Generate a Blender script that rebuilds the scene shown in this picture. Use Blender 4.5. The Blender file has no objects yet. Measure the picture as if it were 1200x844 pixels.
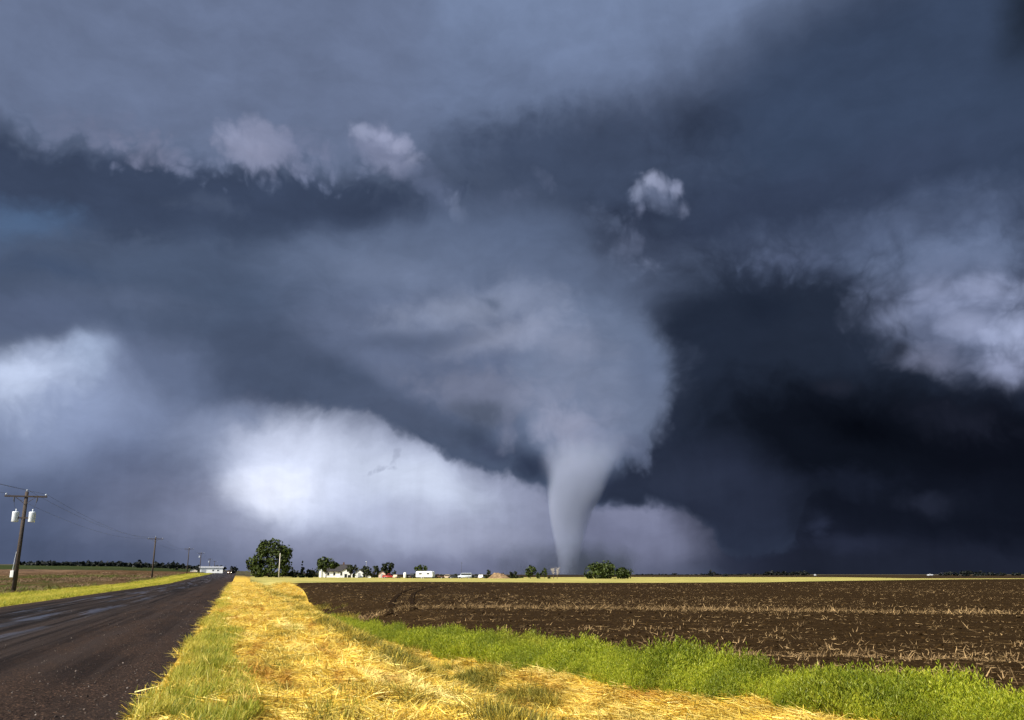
import bpy, bmesh, math, random
import numpy as np
from mathutils import Vector, Matrix

scene = bpy.context.scene
R = math.radians
random.seed(7)

# ------------------------------------------------------------------ camera
cam_data = bpy.data.cameras.new('camera')
cam_data.sensor_width = 36.0
cam_data.lens = 30.09
cam_data.clip_start = 0.1
cam_data.clip_end = 30000
cam = bpy.data.objects.new('camera', cam_data)
scene.collection.objects.link(cam)
cam.location = (0, 0, 1.6)
cam.rotation_euler = (R(90 + 14.05), 0, 0)
scene.camera = cam

# ------------------------------------------------------------------ colour management and sampling
scene.view_settings.view_transform = 'Standard'
scene.view_settings.look = 'None'
scene.view_settings.gamma = 1.0
scene.view_settings.exposure = 0.75
scene.view_settings.use_curve_mapping = False
scene.render.engine = 'CYCLES'
scene.cycles.use_denoising = True
scene.cycles.volume_bounces = 1
scene.cycles.max_bounces = 6
scene.cycles.adaptive_threshold = 0.02

# ------------------------------------------------------------------ sun
SUN_EL, SUN_AZ = 41.0, 228.0          # degrees; azimuth clockwise from +Y: behind the camera, to the left
sun_data = bpy.data.lights.new('sun', 'SUN')
sun_data.energy = 5.0
sun_data.angle = R(0.53)
sun_data.color = (1.0, 0.93, 0.80)
sun = bpy.data.objects.new('sun', sun_data)
scene.collection.objects.link(sun)
sdir = Vector((math.sin(R(SUN_AZ)) * math.cos(R(SUN_EL)), math.cos(R(SUN_AZ)) * math.cos(R(SUN_EL)), math.sin(R(SUN_EL))))
sun.rotation_euler = sdir.to_track_quat('Z', 'Y').to_euler()
sun.location = sdir * 100


# ------------------------------------------------------------------ node helper
class NT:
    """thin helper to write node graphs as expressions"""
    def __init__(self, tree):
        self.t = tree; self.n = tree.nodes; self.l = tree.links
    def node(self, kind, **props):
        n = self.n.new(kind)
        for k, v in props.items(): setattr(n, k, v)
        return n
    def put(self, sock, v):
        if hasattr(v, 'is_output'): self.l.new(v, sock)
        elif v is not None:
            if sock.type == 'RGBA' and len(v) == 3: v = (*v, 1)
            sock.default_value = v
    def m(self, op, a, b=None, c=None, clamp=False):
        n = self.node('ShaderNodeMath', operation=op, use_clamp=clamp)
        for i, v in enumerate((a, b, c)):
            if v is not None: self.put(n.inputs[i], v)
        return n.outputs[0]
    def vm(self, op, a, b=None, scale=None):
        n = self.node('ShaderNodeVectorMath', operation=op)
        self.put(n.inputs[0], a)
        if b is not None: self.put(n.inputs[1], b)
        if scale is not None: self.put(n.inputs['Scale'], scale)
        return n.outputs['Value'] if op in ('LENGTH', 'DOT_PRODUCT', 'DISTANCE') else n.outputs[0]
    def ramp(self, v, a, b, lo=0.0, hi=1.0, smooth=True):
        n = self.node('ShaderNodeMapRange', interpolation_type='SMOOTHSTEP' if smooth else 'LINEAR', clamp=True)
        for i, x in enumerate((v, a, b, lo, hi)): self.put(n.inputs[i], x)
        return n.outputs[0]
    def mix(self, f, a, b, blend='MIX'):
        n = self.node('ShaderNodeMix', data_type='RGBA', blend_type=blend)
        self.put(n.inputs[0], f); self.put(n.inputs[6], a); self.put(n.inputs[7], b)
        return n.outputs[2]
    def noise(self, vec, scale, detail=4, rough=.5, dist=0.0, dims='3D', out=0, **kw):
        n = self.node('ShaderNodeTexNoise', noise_dimensions=dims, **kw)
        if vec is not None: self.put(n.inputs['Vector'], vec)
        n.inputs['Scale'].default_value = scale; n.inputs['Detail'].default_value = detail
        n.inputs['Roughness'].default_value = rough; n.inputs['Distortion'].default_value = dist
        return n.outputs[out]
    def mapping(self, vec, loc=(0, 0, 0), rot=(0, 0, 0), scale=(1, 1, 1), kind='POINT'):
        n = self.node('ShaderNodeMapping', vector_type=kind)
        self.put(n.inputs[0], vec)
        n.inputs[1].default_value = loc; n.inputs[2].default_value = rot; n.inputs[3].default_value = scale
        return n.outputs[0]
    def xyz(self, v):
        n = self.node('ShaderNodeSeparateXYZ'); self.put(n.inputs[0], v); return n.outputs
    def vec(self, x, y, z=0.0):
        n = self.node('ShaderNodeCombineXYZ')
        for i, v in enumerate((x, y, z)): self.put(n.inputs[i], v)
        return n.outputs[0]


# ------------------------------------------------------------------ world: storm over a clear western sky
# Every row is one cloud mass by azimuth / elevation in degrees (azimuth from the +Y axis).
# 'b' = lens shaped mass: az, el, half width, half height, tilt, colour, opacity, edge from, edge to, ragged, billow
# 'B' = the same with smoother flanks
# 'c' = a cloud deck lying above the line (az, el) ...: colour, opacity, softness, ragged, billow, azimuths it fades in between
CLOUDS = [
    ('b',-26.20,3.58,19.08,11.47,1.8,(0.0844, 0.1131, 0.1994),1.00,0.00,0.60,0.00,0.00),
    ('b',-28.23,9.49,11.31,9.32,5.0,(0.2542, 0.3129, 0.4798),1.00,0.00,0.95,0.40,0.00),
    ('b',-31.12,11.20,5.62,3.69,18.6,(0.5395, 0.6242, 0.8293),0.90,0.00,0.90,0.40,0.20),
    ('b',-27.47,12.88,2.81,2.55,6.4,(0.3916, 0.4788, 0.6649),0.70,0.00,1.00,0.40,0.20),
    ('b',-22.65,5.74,9.22,5.71,2.4,(0.107, 0.1371, 0.2358),0.75,0.00,0.90,0.40,0.00),
    ('b',-27.93,3.03,11.43,5.39,1.6,(0.0802, 0.1057, 0.1858),0.95,0.00,0.90,0.30,0.00),
    ('b',-7.28,3.68,23.28,6.86,0.5,(0.2384, 0.261, 0.3771),1.00,0.00,0.70,0.20,0.00),
    ('b',-9.59,6.13,13.84,5.81,-9.0,(0.402, 0.4502, 0.6103),1.00,0.00,0.80,0.40,0.00),
    ('b',-13.98,6.58,6.99,4.91,1.6,(0.6172, 0.6729, 0.8453),1.00,0.00,0.90,0.50,0.00),
    ('b',-15.51,5.45,4.22,2.43,1.5,(0.7758, 0.8161, 0.9451),0.70,0.00,1.00,0.50,0.00),
    ('b',-6.80,6.17,7.86,2.78,-17.3,(0.5776, 0.6379, 0.7824),0.70,0.00,0.90,0.50,0.00),
    ('b',-4.48,2.87,8.92,2.19,-9.8,(0.3515, 0.3754, 0.5092),0.50,0.00,1.00,0.40,0.00),
    ('b',-17.42,9.99,4.23,1.52,13.1,(0.162, 0.2002, 0.3106),0.75,0.00,1.00,0.50,0.40),
    ('b',-20.11,7.96,4.57,3.73,2.9,(0.2384, 0.2863, 0.4239),0.60,0.00,1.00,0.40,0.10),
    ('b',8.90,2.58,8.21,3.80,-0.4,(0.1746, 0.1898, 0.2929),1.00,0.00,0.70,0.20,0.00),
    ('b',7.84,3.95,3.32,1.65,-10.5,(0.2086, 0.2257, 0.3382),0.60,0.00,1.00,0.20,0.00),
    ('b',-2.22,0.27,19.94,2.15,0.0,(0.15, 0.1638, 0.2594),0.80,0.00,0.90,0.20,0.00),
    ('b',-24.54,0.88,11.98,1.98,0.4,(0.0723, 0.0918, 0.1603),0.60,0.00,0.90,0.10,0.00),
    ('b',24.35,3.63,15.44,8.10,-1.6,(0.013, 0.017, 0.034),1.00,0.00,0.40,0.10,0.00),
    ('b',23.08,0.25,19.71,2.49,-0.1,(0.0194, 0.0244, 0.0447),0.70,0.00,0.90,0.20,0.00),
    ('b',19.69,2.97,1.69,1.35,-21.1,(0.0482, 0.0619, 0.1209),0.90,0.00,0.90,0.70,0.50),
    ('b',21.30,1.67,4.36,1.33,-0.6,(0.0273, 0.0347, 0.0678),0.60,0.00,0.90,0.60,0.30),
    ('b',14.68,0.68,4.16,1.26,-0.2,(0.0273, 0.0334, 0.0642),0.60,0.00,0.90,0.30,0.10),
    ('c',[(-42.93, 11.33), (-34.16, 11.8), (-31.72, 12.46), (-29.68, 13.88), (-26.97, 14.69), (-24.87, 13.32), (-21.93, 11.31), (-19.57, 10.67), (-16.98, 11.27), (-14.53, 11.07), (-11.45, 10.42), (-9.17, 9.65), (-6.87, 8.63), (-4.0, 7.32), (-1.14, 6.21), (2.27, 5.21), (6.47, 4.4), (8.97, 4.6), (11.14, 4.02), (12.69, 2.81), (14.2, 1.31), (16.26, 1.19), (18.13, 1.7), (18.7, 3.78), (19.59, 4.8), (23.46, 4.17), (30.56, 3.43), (41.6, 3.4)],(0.0723, 0.0986, 0.1665),1.00,1.32,0.88,0.28,(-15.23, -20.71)),
    ('c',[(-42.93, 11.33), (-34.16, 11.8), (-31.72, 12.46), (-29.68, 13.88), (-26.97, 14.69), (-24.87, 13.32), (-21.93, 11.31), (-19.57, 10.67), (-16.98, 11.27), (-14.53, 11.07), (-11.45, 10.42), (-9.17, 9.65), (-6.87, 8.63), (-4.0, 7.32), (-1.14, 6.21), (2.27, 5.21), (6.47, 4.4), (8.97, 4.6), (11.14, 4.02), (12.69, 2.81), (14.2, 1.31), (16.26, 1.19), (18.13, 1.7), (18.7, 3.78), (19.59, 4.8), (23.46, 4.17), (30.56, 3.43), (41.6, 3.4)],(0.0723, 0.0986, 0.1665),1.00,0.49,0.77,0.49,(-20.71, -15.23)),
    ('b',-22.83,12.83,6.28,3.49,-29.8,(0.1274, 0.1638, 0.2676),0.85,0.00,1.00,0.40,0.10),
    ('b',-31.90,13.82,3.90,1.96,33.2,(0.1022, 0.1343, 0.2208),0.70,0.00,0.80,0.40,0.20),
    ('c',[(-41.63, 3.61), (2.26, 4.82), (6.31, 4.62), (7.31, 4.45), (8.97, 4.6), (11.14, 4.02), (12.69, 2.81), (14.18, 1.1), (16.24, 0.88), (18.21, 1.44), (18.8, 3.77), (19.72, 5.06), (23.51, 4.68), (30.62, 3.91), (41.6, 3.4)],(0.0252, 0.0347, 0.066),1.00,0.49,0.55,0.33,(3.17, 6.61)),
    ('b',-11.88,39.11,70.90,15.17,5.9,(0.15, 0.1967, 0.3196),1.00,0.00,0.50,0.20,0.00),
    ('b',2.64,37.32,29.64,5.78,-1.3,(0.1746, 0.2294, 0.3671),0.80,0.00,0.90,0.30,0.00),
    ('b',-29.46,30.33,15.17,3.71,13.8,(0.1329, 0.1798, 0.2929),0.60,0.00,0.90,0.40,0.00),
    ('b',29.13,28.00,21.49,10.46,2.0,(0.0452, 0.0692, 0.1288),1.00,0.00,0.60,0.30,0.00),
    ('b',35.75,31.77,3.65,6.44,-17.9,(0.013, 0.0196, 0.0316),0.90,0.00,0.90,0.20,0.00),
    ('b',20.67,23.20,18.00,3.66,4.2,(0.0423, 0.0601, 0.1132),0.85,0.00,0.80,0.40,0.00),
    ('b',5.61,26.96,16.11,5.40,-2.3,(0.0545, 0.077, 0.137),0.95,0.00,0.70,0.50,0.20),
    ('b',-23.33,22.81,24.25,3.87,4.8,(0.0482, 0.0692, 0.1261),1.00,0.00,0.35,0.40,0.30),
    ('b',-31.82,19.79,6.77,2.43,11.2,(0.0844, 0.1457, 0.2676),0.85,0.00,0.90,0.50,0.20),
    ('b',-20.21,18.18,21.36,4.82,6.2,(0.0762, 0.1081, 0.1825),0.85,0.00,0.80,0.40,0.00),
    ('b',-29.66,17.42,5.09,1.20,1.2,(0.0578, 0.0896, 0.1665),0.60,0.00,0.90,0.50,0.20),
    ('b',-25.19,16.27,7.91,1.56,-0.8,(0.107, 0.1399, 0.2282),0.60,0.00,0.90,0.50,0.20),
    ('b',-30.28,15.06,5.41,1.99,8.3,(0.1022, 0.1343, 0.2282),0.70,0.00,0.90,0.40,0.00),
    ('b',-21.19,22.86,4.33,1.05,-2.1,(0.0802, 0.1081, 0.1792),0.50,0.00,0.90,0.80,0.50),
    ('b',-10.95,23.67,10.12,2.18,4.1,(0.0423, 0.0601, 0.1108),0.75,0.00,0.90,0.50,0.20),
    ('c',[(-47.87, 20.98), (-35.32, 25.24), (-33.49, 25.01), (-30.58, 24.34), (-28.2, 24.85), (-25.12, 24.73), (-21.33, 24.31), (-18.05, 25.13), (-14.59, 25.15), (-11.05, 25.46), (-8.04, 26.03), (-4.99, 26.99), (0.0, 28.15), (44.78, 21.66)],(0.1384, 0.1765, 0.2843),0.90,0.99,3.30,1.65,(-3.46, -9.73)),
    ('b',-33.82,24.21,2.24,2.80,14.1,(0.0482, 0.0692, 0.1261),0.80,0.00,0.80,0.50,0.30),
    ('b',-28.38,26.20,6.50,2.23,6.1,(0.162, 0.1865, 0.2929),0.60,0.00,0.90,0.70,0.60),
    ('b',-24.70,25.67,4.74,1.81,-3.8,(0.1946, 0.2109, 0.3196),0.60,0.00,0.80,0.70,0.70),
    ('b',-16.45,26.64,6.39,2.20,0.7,(0.1878, 0.2109, 0.3288),0.60,0.00,0.80,0.60,0.60),
    ('B',-18.21,26.95,3.78,2.28,-2.4,(0.2307, 0.2569, 0.3822),0.90,0.00,0.45,0.35,0.30),
    ('B',-19.84,27.34,1.47,1.23,8.4,(0.2874, 0.3174, 0.4626),0.60,0.00,0.90,0.40,0.50),
    ('B',-18.78,26.87,1.93,1.55,7.8,(0.2789, 0.3039, 0.4403),0.60,0.00,0.90,0.40,0.50),
    ('B',-17.71,26.49,1.49,1.25,7.3,(0.2542, 0.2735, 0.3975),0.50,0.00,0.90,0.40,0.50),
    ('B',-14.75,27.47,3.31,1.89,-3.9,(0.1812, 0.2073, 0.3242),0.60,0.00,0.90,0.70,0.50),
    ('B',-15.55,26.32,2.92,1.37,6.3,(0.1878, 0.2109, 0.3242),0.50,0.00,0.90,0.70,0.50),
    ('B',-9.02,27.43,3.56,2.14,-24.3,(0.2016, 0.2294, 0.3525),0.90,0.00,0.50,0.35,0.30),
    ('B',-10.73,28.64,1.59,0.95,-15.5,(0.305, 0.3409, 0.4914),0.80,0.00,0.80,0.40,0.50),
    ('B',-9.49,28.36,1.60,1.16,4.0,(0.3231, 0.3554, 0.5152),0.70,0.00,0.90,0.40,0.50),
    ('B',-8.23,27.80,1.73,1.28,3.4,(0.3419, 0.3703, 0.5273),0.70,0.00,0.90,0.40,0.50),
    ('B',-7.34,26.99,1.23,1.18,3.0,(0.2874, 0.3174, 0.4569),0.60,0.00,0.90,0.40,0.50),
    ('B',-8.93,26.79,1.83,1.07,3.6,(0.2542, 0.2863, 0.4186),0.60,0.00,0.90,0.50,0.50),
    ('b',-6.18,25.31,4.29,1.97,-45.6,(0.107, 0.1371, 0.2282),0.80,0.00,0.80,0.70,0.60),
    ('b',-3.99,23.45,2.45,0.89,-48.6,(0.1683, 0.2037, 0.3106),0.70,0.00,0.80,0.60,0.60),
    ('b',0.00,24.61,4.94,1.66,10.0,(0.0931, 0.1208, 0.2029),0.60,0.00,0.90,0.90,0.80),
    ('b',2.48,25.69,2.48,1.09,-41.0,(0.0887, 0.1156, 0.1925),0.50,0.00,0.90,0.90,0.80),
    ('b',20.31,13.32,14.55,9.68,-4.7,(0.0212, 0.031, 0.0572),1.00,0.00,0.60,0.30,0.10),
    ('b',13.37,14.91,6.17,9.46,-11.4,(0.0194, 0.0287, 0.0539),0.95,0.00,0.70,0.30,0.10),
    ('b',17.39,16.83,3.28,2.18,-5.0,(0.016, 0.0244, 0.0477),0.70,0.00,0.90,0.50,0.20),
    ('b',22.36,7.84,13.78,6.29,-9.2,(0.006, 0.0086, 0.0167),1.00,0.00,0.60,0.40,0.10),
    ('b',30.92,6.31,8.43,5.82,-3.7,(0.0052, 0.007, 0.0143),1.00,0.00,0.60,0.30,0.10),
    ('b',22.46,8.89,4.94,1.89,-13.6,(0.0021, 0.0031, 0.0065),0.90,0.00,1.00,0.50,0.20),
    ('b',24.41,4.14,15.47,3.05,-1.9,(0.008, 0.011, 0.022),0.90,0.00,0.80,0.30,0.10),
    ('b',14.42,4.94,6.38,4.32,-21.3,(0.0252, 0.0334, 0.0642),0.90,0.00,0.70,0.40,0.10),
    ('b',11.24,6.10,4.93,2.20,-11.2,(0.0319, 0.0427, 0.0794),0.70,0.00,0.90,0.40,0.20),
    ('b',18.46,3.26,1.01,3.15,4.9,(0.0176, 0.0234, 0.0447),0.60,0.00,0.90,0.30,0.10),
    ('b',21.65,5.52,4.42,1.77,-2.2,(0.0144, 0.0196, 0.0392),0.70,0.00,1.00,0.60,0.40),
    ('b',25.82,4.34,3.21,1.31,-2.1,(0.0252, 0.031, 0.0572),0.60,0.00,1.00,0.60,0.40),
    ('b',27.72,9.02,5.46,1.82,-10.7,(0.016, 0.0196, 0.0365),0.70,0.00,0.90,0.60,0.40),
    ('b',21.20,11.63,2.55,1.28,-4.4,(0.0232, 0.0276, 0.0477),0.60,0.00,0.90,0.60,0.40),
    ('b',24.64,20.53,16.85,3.41,1.4,(0.1022, 0.1371, 0.2358),0.90,0.00,1.00,0.60,0.20),
    ('b',28.80,18.07,10.36,3.02,-4.2,(0.1384, 0.1831, 0.3017),0.90,0.00,0.90,0.50,0.20),
    ('b',19.28,19.90,4.90,1.82,1.6,(0.0931, 0.1208, 0.2099),0.75,0.00,0.90,0.80,0.50),
    ('b',22.33,18.21,3.64,1.16,-27.0,(0.0343, 0.0471, 0.0877),0.60,0.00,0.90,0.90,0.50),
    ('B',29.32,14.69,9.37,5.22,-17.8,(0.162, 0.1967, 0.3151),0.95,0.00,0.90,0.50,0.20),
    ('B',25.68,15.32,2.15,1.55,13.0,(0.2159, 0.2529, 0.3872),0.70,0.00,1.00,0.50,0.30),
    ('B',27.65,16.45,2.38,1.63,-8.1,(0.2623, 0.3039, 0.4626),0.70,0.00,1.00,0.45,0.30),
    ('B',29.99,16.36,2.28,1.70,-8.9,(0.3231, 0.3703, 0.5521),0.70,0.00,1.00,0.45,0.30),
    ('B',32.16,15.76,1.92,1.47,-9.3,(0.305, 0.3554, 0.5335),0.70,0.00,1.00,0.45,0.30),
    ('B',29.03,14.22,2.75,2.01,-17.5,(0.305, 0.3457, 0.5092),0.70,0.00,1.00,0.50,0.30),
    ('B',31.40,13.40,2.61,2.46,-7.8,(0.3916, 0.4446, 0.6441),0.80,0.00,1.00,0.50,0.30),
    ('B',30.72,11.49,2.62,1.68,-21.6,(0.314, 0.3505, 0.5212),0.70,0.00,1.00,0.50,0.30),
    ('B',26.71,12.45,3.30,1.54,-16.1,(0.162, 0.1798, 0.2717),0.80,0.00,1.00,0.50,0.30),
    ('b',24.87,13.32,1.66,1.04,34.1,(0.0212, 0.0287, 0.0508),0.80,0.00,0.80,0.90,0.50),
    ('b',27.74,13.21,2.33,0.61,-21.7,(0.1441, 0.1638, 0.2554),0.60,0.00,0.90,0.90,0.60),
    ('b',29.94,10.58,1.94,0.70,-25.9,(0.0612, 0.073, 0.1209),0.50,0.00,0.90,0.80,0.50),
    ('B',10.29,24.75,2.64,1.85,-4.0,(0.1274, 0.1576, 0.2514),0.85,0.00,0.80,0.50,0.40),
    ('B',9.22,25.04,1.09,1.09,-3.6,(0.2307, 0.2651, 0.3872),0.80,0.00,0.80,0.40,0.50),
    ('B',9.97,25.64,1.21,0.86,-3.9,(0.305, 0.3409, 0.4856),0.85,0.00,0.80,0.40,0.50),
    ('B',10.92,25.25,1.08,0.97,-4.3,(0.2623, 0.295, 0.4293),0.80,0.00,0.80,0.40,0.50),
    ('B',11.98,24.95,0.89,0.92,-4.6,(0.2462, 0.2777, 0.408),0.80,0.00,0.80,0.40,0.50),
    ('B',12.27,23.84,0.83,0.98,-4.6,(0.1746, 0.2037, 0.3106),0.70,0.00,0.90,0.40,0.50),
    ('B',9.28,23.78,0.72,0.99,-3.5,(0.15, 0.1765, 0.2759),0.70,0.00,0.90,0.40,0.50),
    ('B',10.91,22.74,1.54,1.10,-3.9,(0.0423, 0.0601, 0.1083),0.85,0.00,0.80,0.40,0.30),
    ('b',8.16,21.35,2.63,2.34,-32.8,(0.1022, 0.1234, 0.1994),0.75,0.00,0.80,0.70,0.60),
    ('b',9.32,20.45,1.42,1.00,-33.1,(0.1384, 0.1638, 0.2514),0.60,0.00,0.80,0.60,0.60),
    ('b',6.42,23.37,3.04,1.33,-32.4,(0.0802, 0.1057, 0.176),0.60,0.00,0.90,0.80,0.60),
    ('B',-2.41,19.56,18.68,5.37,0.8,(0.117, 0.1546, 0.2514),0.95,0.00,0.90,0.60,0.00),
    ('B',-0.61,22.39,11.00,2.80,0.2,(0.107, 0.1457, 0.2435),0.70,0.00,1.00,0.50,0.00),
    ('B',-2.36,14.15,16.76,7.13,-9.4,(0.1274, 0.1607, 0.2594),1.00,0.00,0.70,0.50,0.10),
    ('B',5.37,17.80,6.23,4.81,-1.6,(0.1221, 0.1607, 0.2594),0.80,0.00,0.90,0.20,0.05),
    ('B',-7.83,20.25,13.09,3.36,2.5,(0.1384, 0.1798, 0.2843),0.70,0.00,1.00,0.50,0.00),
    ('B',-10.00,15.93,8.66,2.81,-5.3,(0.1221, 0.1546, 0.2474),0.60,0.00,1.00,0.50,0.00),
    ('B',5.25,12.51,6.38,7.05,-1.1,(0.1441, 0.1865, 0.2929),0.97,0.00,0.34,0.06,0.05),
    ('B',7.79,10.64,3.76,4.40,8.6,(0.162, 0.2002, 0.3061),0.85,0.00,0.50,0.20,0.20),
    ('B',8.27,8.10,2.59,2.24,38.8,(0.117, 0.1457, 0.2358),0.80,0.00,0.60,0.40,0.50),
    ('B',3.80,12.99,6.13,6.55,-0.8,(0.1946, 0.2333, 0.3477),0.85,0.00,0.90,0.30,0.20),
    ('B',9.01,12.87,1.95,4.52,10.0,(0.1119, 0.1457, 0.2397),0.50,0.00,0.90,0.30,0.20),
    ('B',-3.28,17.28,8.93,2.50,8.9,(0.2462, 0.2863, 0.4027),0.80,0.00,0.95,0.60,0.20),
    ('B',1.50,18.15,5.39,2.50,-10.5,(0.2232, 0.2651, 0.3872),0.60,0.00,1.00,0.60,0.20),
    ('B',-0.59,15.59,7.11,1.71,14.1,(0.2623, 0.295, 0.408),0.70,0.00,0.95,0.70,0.20),
    ('B',3.55,15.28,5.31,1.94,-10.9,(0.2462, 0.282, 0.4027),0.60,0.00,1.00,0.60,0.20),
    ('B',-7.80,19.41,7.71,2.02,-3.6,(0.162, 0.2037, 0.3151),0.65,0.00,1.00,0.60,0.10),
    ('b',-1.32,18.04,1.68,0.63,-19.6,(0.107, 0.1399, 0.2208),0.70,0.00,0.90,0.80,0.40),
    ('B',-7.07,15.08,7.58,1.13,5.8,(0.0887, 0.1156, 0.1892),0.70,0.00,0.90,0.70,0.30),
    ('B',-11.55,12.49,5.63,1.90,-17.5,(0.0612, 0.0852, 0.1455),0.90,0.00,0.90,0.60,0.30),
    ('B',-6.91,10.10,7.42,1.58,-22.8,(0.0802, 0.1057, 0.176),0.80,0.00,0.80,0.50,0.30),
    ('B',-7.58,12.91,4.03,1.47,-12.3,(0.1274, 0.1546, 0.2397),0.50,0.00,0.90,0.70,0.40),
    ('B',-2.33,11.76,6.69,2.62,-3.5,(0.1812, 0.2037, 0.2973),0.75,0.00,0.70,0.60,0.30),
    ('B',-2.03,10.39,4.28,1.48,-5.6,(0.0887, 0.1106, 0.1696),0.90,0.00,0.80,0.60,0.30),
    ('B',-2.76,8.91,2.53,1.70,-19.6,(0.0578, 0.079, 0.1342),0.90,0.00,0.90,0.60,0.40),
    ('B',1.14,7.06,2.63,1.69,-25.1,(0.0319, 0.0456, 0.0877),0.95,0.00,0.90,0.40,0.30),
    ('B',-1.43,7.96,3.44,1.02,-24.8,(0.0545, 0.073, 0.1315),0.85,0.00,0.90,0.50,0.30),
    ('B',-0.35,9.32,1.27,2.27,-5.9,(0.1559, 0.1798, 0.2717),0.90,0.00,0.90,0.60,0.50),
    ('B',2.33,11.30,4.65,1.94,-0.5,(0.2307, 0.261, 0.3771),0.70,0.00,0.90,0.50,0.30),
    ('B',5.06,9.28,5.15,2.83,-0.8,(0.2232, 0.2569, 0.3771),0.90,0.00,0.90,0.30,0.30),
    ('B',3.57,9.47,3.57,2.38,-0.6,(0.2874, 0.3129, 0.4348),0.85,0.00,0.90,0.30,0.30),
    ('B',3.88,7.04,2.39,1.91,-0.5,(0.314, 0.3409, 0.4626),0.85,0.00,0.90,0.20,0.20),
    ('b',-9.16,6.58,1.45,0.50,-7.0,(0.2623, 0.295, 0.408),0.40,0.00,0.60,2.40,1.40),
    ('b',-8.39,6.76,1.12,0.45,21.0,(0.2307, 0.261, 0.3671),0.38,0.00,0.60,2.40,1.40),
    ('b',-7.74,7.39,0.51,1.45,-11.0,(0.2623, 0.295, 0.408),0.38,0.00,0.60,2.40,1.40),
    ('b',-7.37,6.61,0.79,0.89,20.8,(0.2307, 0.261, 0.3671),0.38,0.00,0.70,2.40,1.40),
]
def build_world():
    world = bpy.data.worlds.new('World')
    scene.world = world
    world.use_nodes = True
    nt = world.node_tree
    nt.nodes.clear()
    g = NT(nt)
    tc = g.node('ShaderNodeTexCoord').outputs['Generated']
    x, y, z = g.xyz(g.vm('NORMALIZE', tc))
    az = g.m('MULTIPLY', g.m('ARCTAN2', x, y), 180 / math.pi)
    el = g.m('MULTIPLY', g.m('ARCSINE', z), 180 / math.pi)
    p0 = g.vec(az, el)
    # turbulent air: two octaves of warp
    w1 = g.vm('SCALE', g.vm('SUBTRACT', g.noise(p0, .09, 3, .5, out=1), (.5, .5, .5)), scale=5.0)
    p1 = g.vm('ADD', p0, w1)
    w2 = g.vm('SCALE', g.vm('SUBTRACT', g.noise(p1, .35, 5, .55, out=1), (.5, .5, .5)), scale=1.7)
    p = g.vm('ADD', g.vm('ADD', p0, g.vm('SCALE', w1, scale=.45)), w2)
    nA = g.m('SUBTRACT', g.noise(g.vm('MULTIPLY', g.vm('ADD', p1, w2), (.7, 1, 1)), .17, 6, .55), .5)
    vor = g.node('ShaderNodeTexVoronoi', feature='SMOOTH_F1', voronoi_dimensions='2D')
    g.put(vor.inputs['Vector'], p); vor.inputs['Scale'].default_value = .62
    vor.inputs['Detail'].default_value = 2.5; vor.inputs['Roughness'].default_value = .55
    vor.inputs['Smoothness'].default_value = .35
    nB = g.m('SUBTRACT', .45, vor.outputs['Distance'])
    ps = g.vm('ADD', p0, g.vm('ADD', g.vm('SCALE', w1, scale=.35), g.vm('SCALE', w2, scale=.24)))
    sx_, sy_, _ = g.xyz(ps)
    ps = g.vec(sx_, sy_, 1.0)
    px_, py_, _ = g.xyz(p)
    p = g.vec(px_, py_, 1.0)
    col = None
    A0, A1 = -60.0, 60.0
    E0, E1 = -5.0, 45.0
    base = (0.056, 0.076, 0.133)
    col = base
    azn = g.ramp(px_, A0, A1, smooth=False)
    for L in CLOUDS:
        if L[0] in 'bB':
            pp = p if L[0] == 'b' else ps
            _, a, e, ra, re, rot, c, op, e0, e1, ka, kb = L
            cr, sr = math.cos(R(rot)), math.sin(R(rot))
            qx = g.vm('DOT_PRODUCT', pp, (cr / ra, sr / ra, -(a * cr + e * sr) / ra))
            qy = g.vm('DOT_PRODUCT', pp, (-sr / re, cr / re, -(e * cr - a * sr) / re))
            r = g.vm('LENGTH', g.vec(qx, qy))
            s = g.m('SUBTRACT', 1.0, r)
        else:
            _, pts, c, op, soft, ka, kb, win = L
            fc = g.node('ShaderNodeFloatCurve')
            cv = fc.mapping.curves[0]
            nrm = [((a - A0) / (A1 - A0), (e - E0) / (E1 - E0)) for a, e in pts]
            cv.points[0].location = nrm[0]; cv.points[1].location = nrm[-1]
            for q in nrm[1:-1]: cv.points.new(*q)
            for q in cv.points: q.handle_type = 'AUTO_CLAMPED'
            fc.mapping.extend = 'HORIZONTAL'
            fc.mapping.update()
            g.put(fc.inputs['Value'], azn)
            edge = g.m('MULTIPLY_ADD', fc.outputs[0], E1 - E0, E0)
            s = g.m('SUBTRACT', py_, edge)
            e0, e1 = -soft, soft
        if ka: s = g.m('MULTIPLY_ADD', nA, ka, s)
        if kb: s = g.m('MULTIPLY_ADD', nB, kb, s)
        f = g.ramp(s, e0, e1, 0.0, op)
        if L[0] == 'c' and win: f = g.m('MULTIPLY', f, g.ramp(px_, win[0], win[1]))
        col = g.mix(f, col, c)
    # fine tonal variation of the cloud mass
    fine = g.noise(g.vec(g.m('MULTIPLY', px_, .5), py_), .5, 6, .6)
    tone = g.m('ADD', g.m('MULTIPLY_ADD', nA, .42, 1.0), g.m('MULTIPLY', g.m('SUBTRACT', fine, .5), .42))
    # rain shafts below the base
    shaft = g.noise(g.vec(g.m('MULTIPLY', az, .55), g.m('MULTIPLY', el, .05)), 1.0, 4, .6)
    low = g.ramp(el, 12, 4)
    tone = g.m('MULTIPLY', tone, g.m('MULTIPLY_ADD', g.m('MULTIPLY', g.m('SUBTRACT', shaft, .5), low), .30, 1.0))
    lum = g.vm('DOT_PRODUCT', col, (.25, .5, .25))
    tone = g.m('MULTIPLY', tone, g.m('POWER', g.m('MULTIPLY', lum, 1 / .20), .10))     # storm contrast
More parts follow.
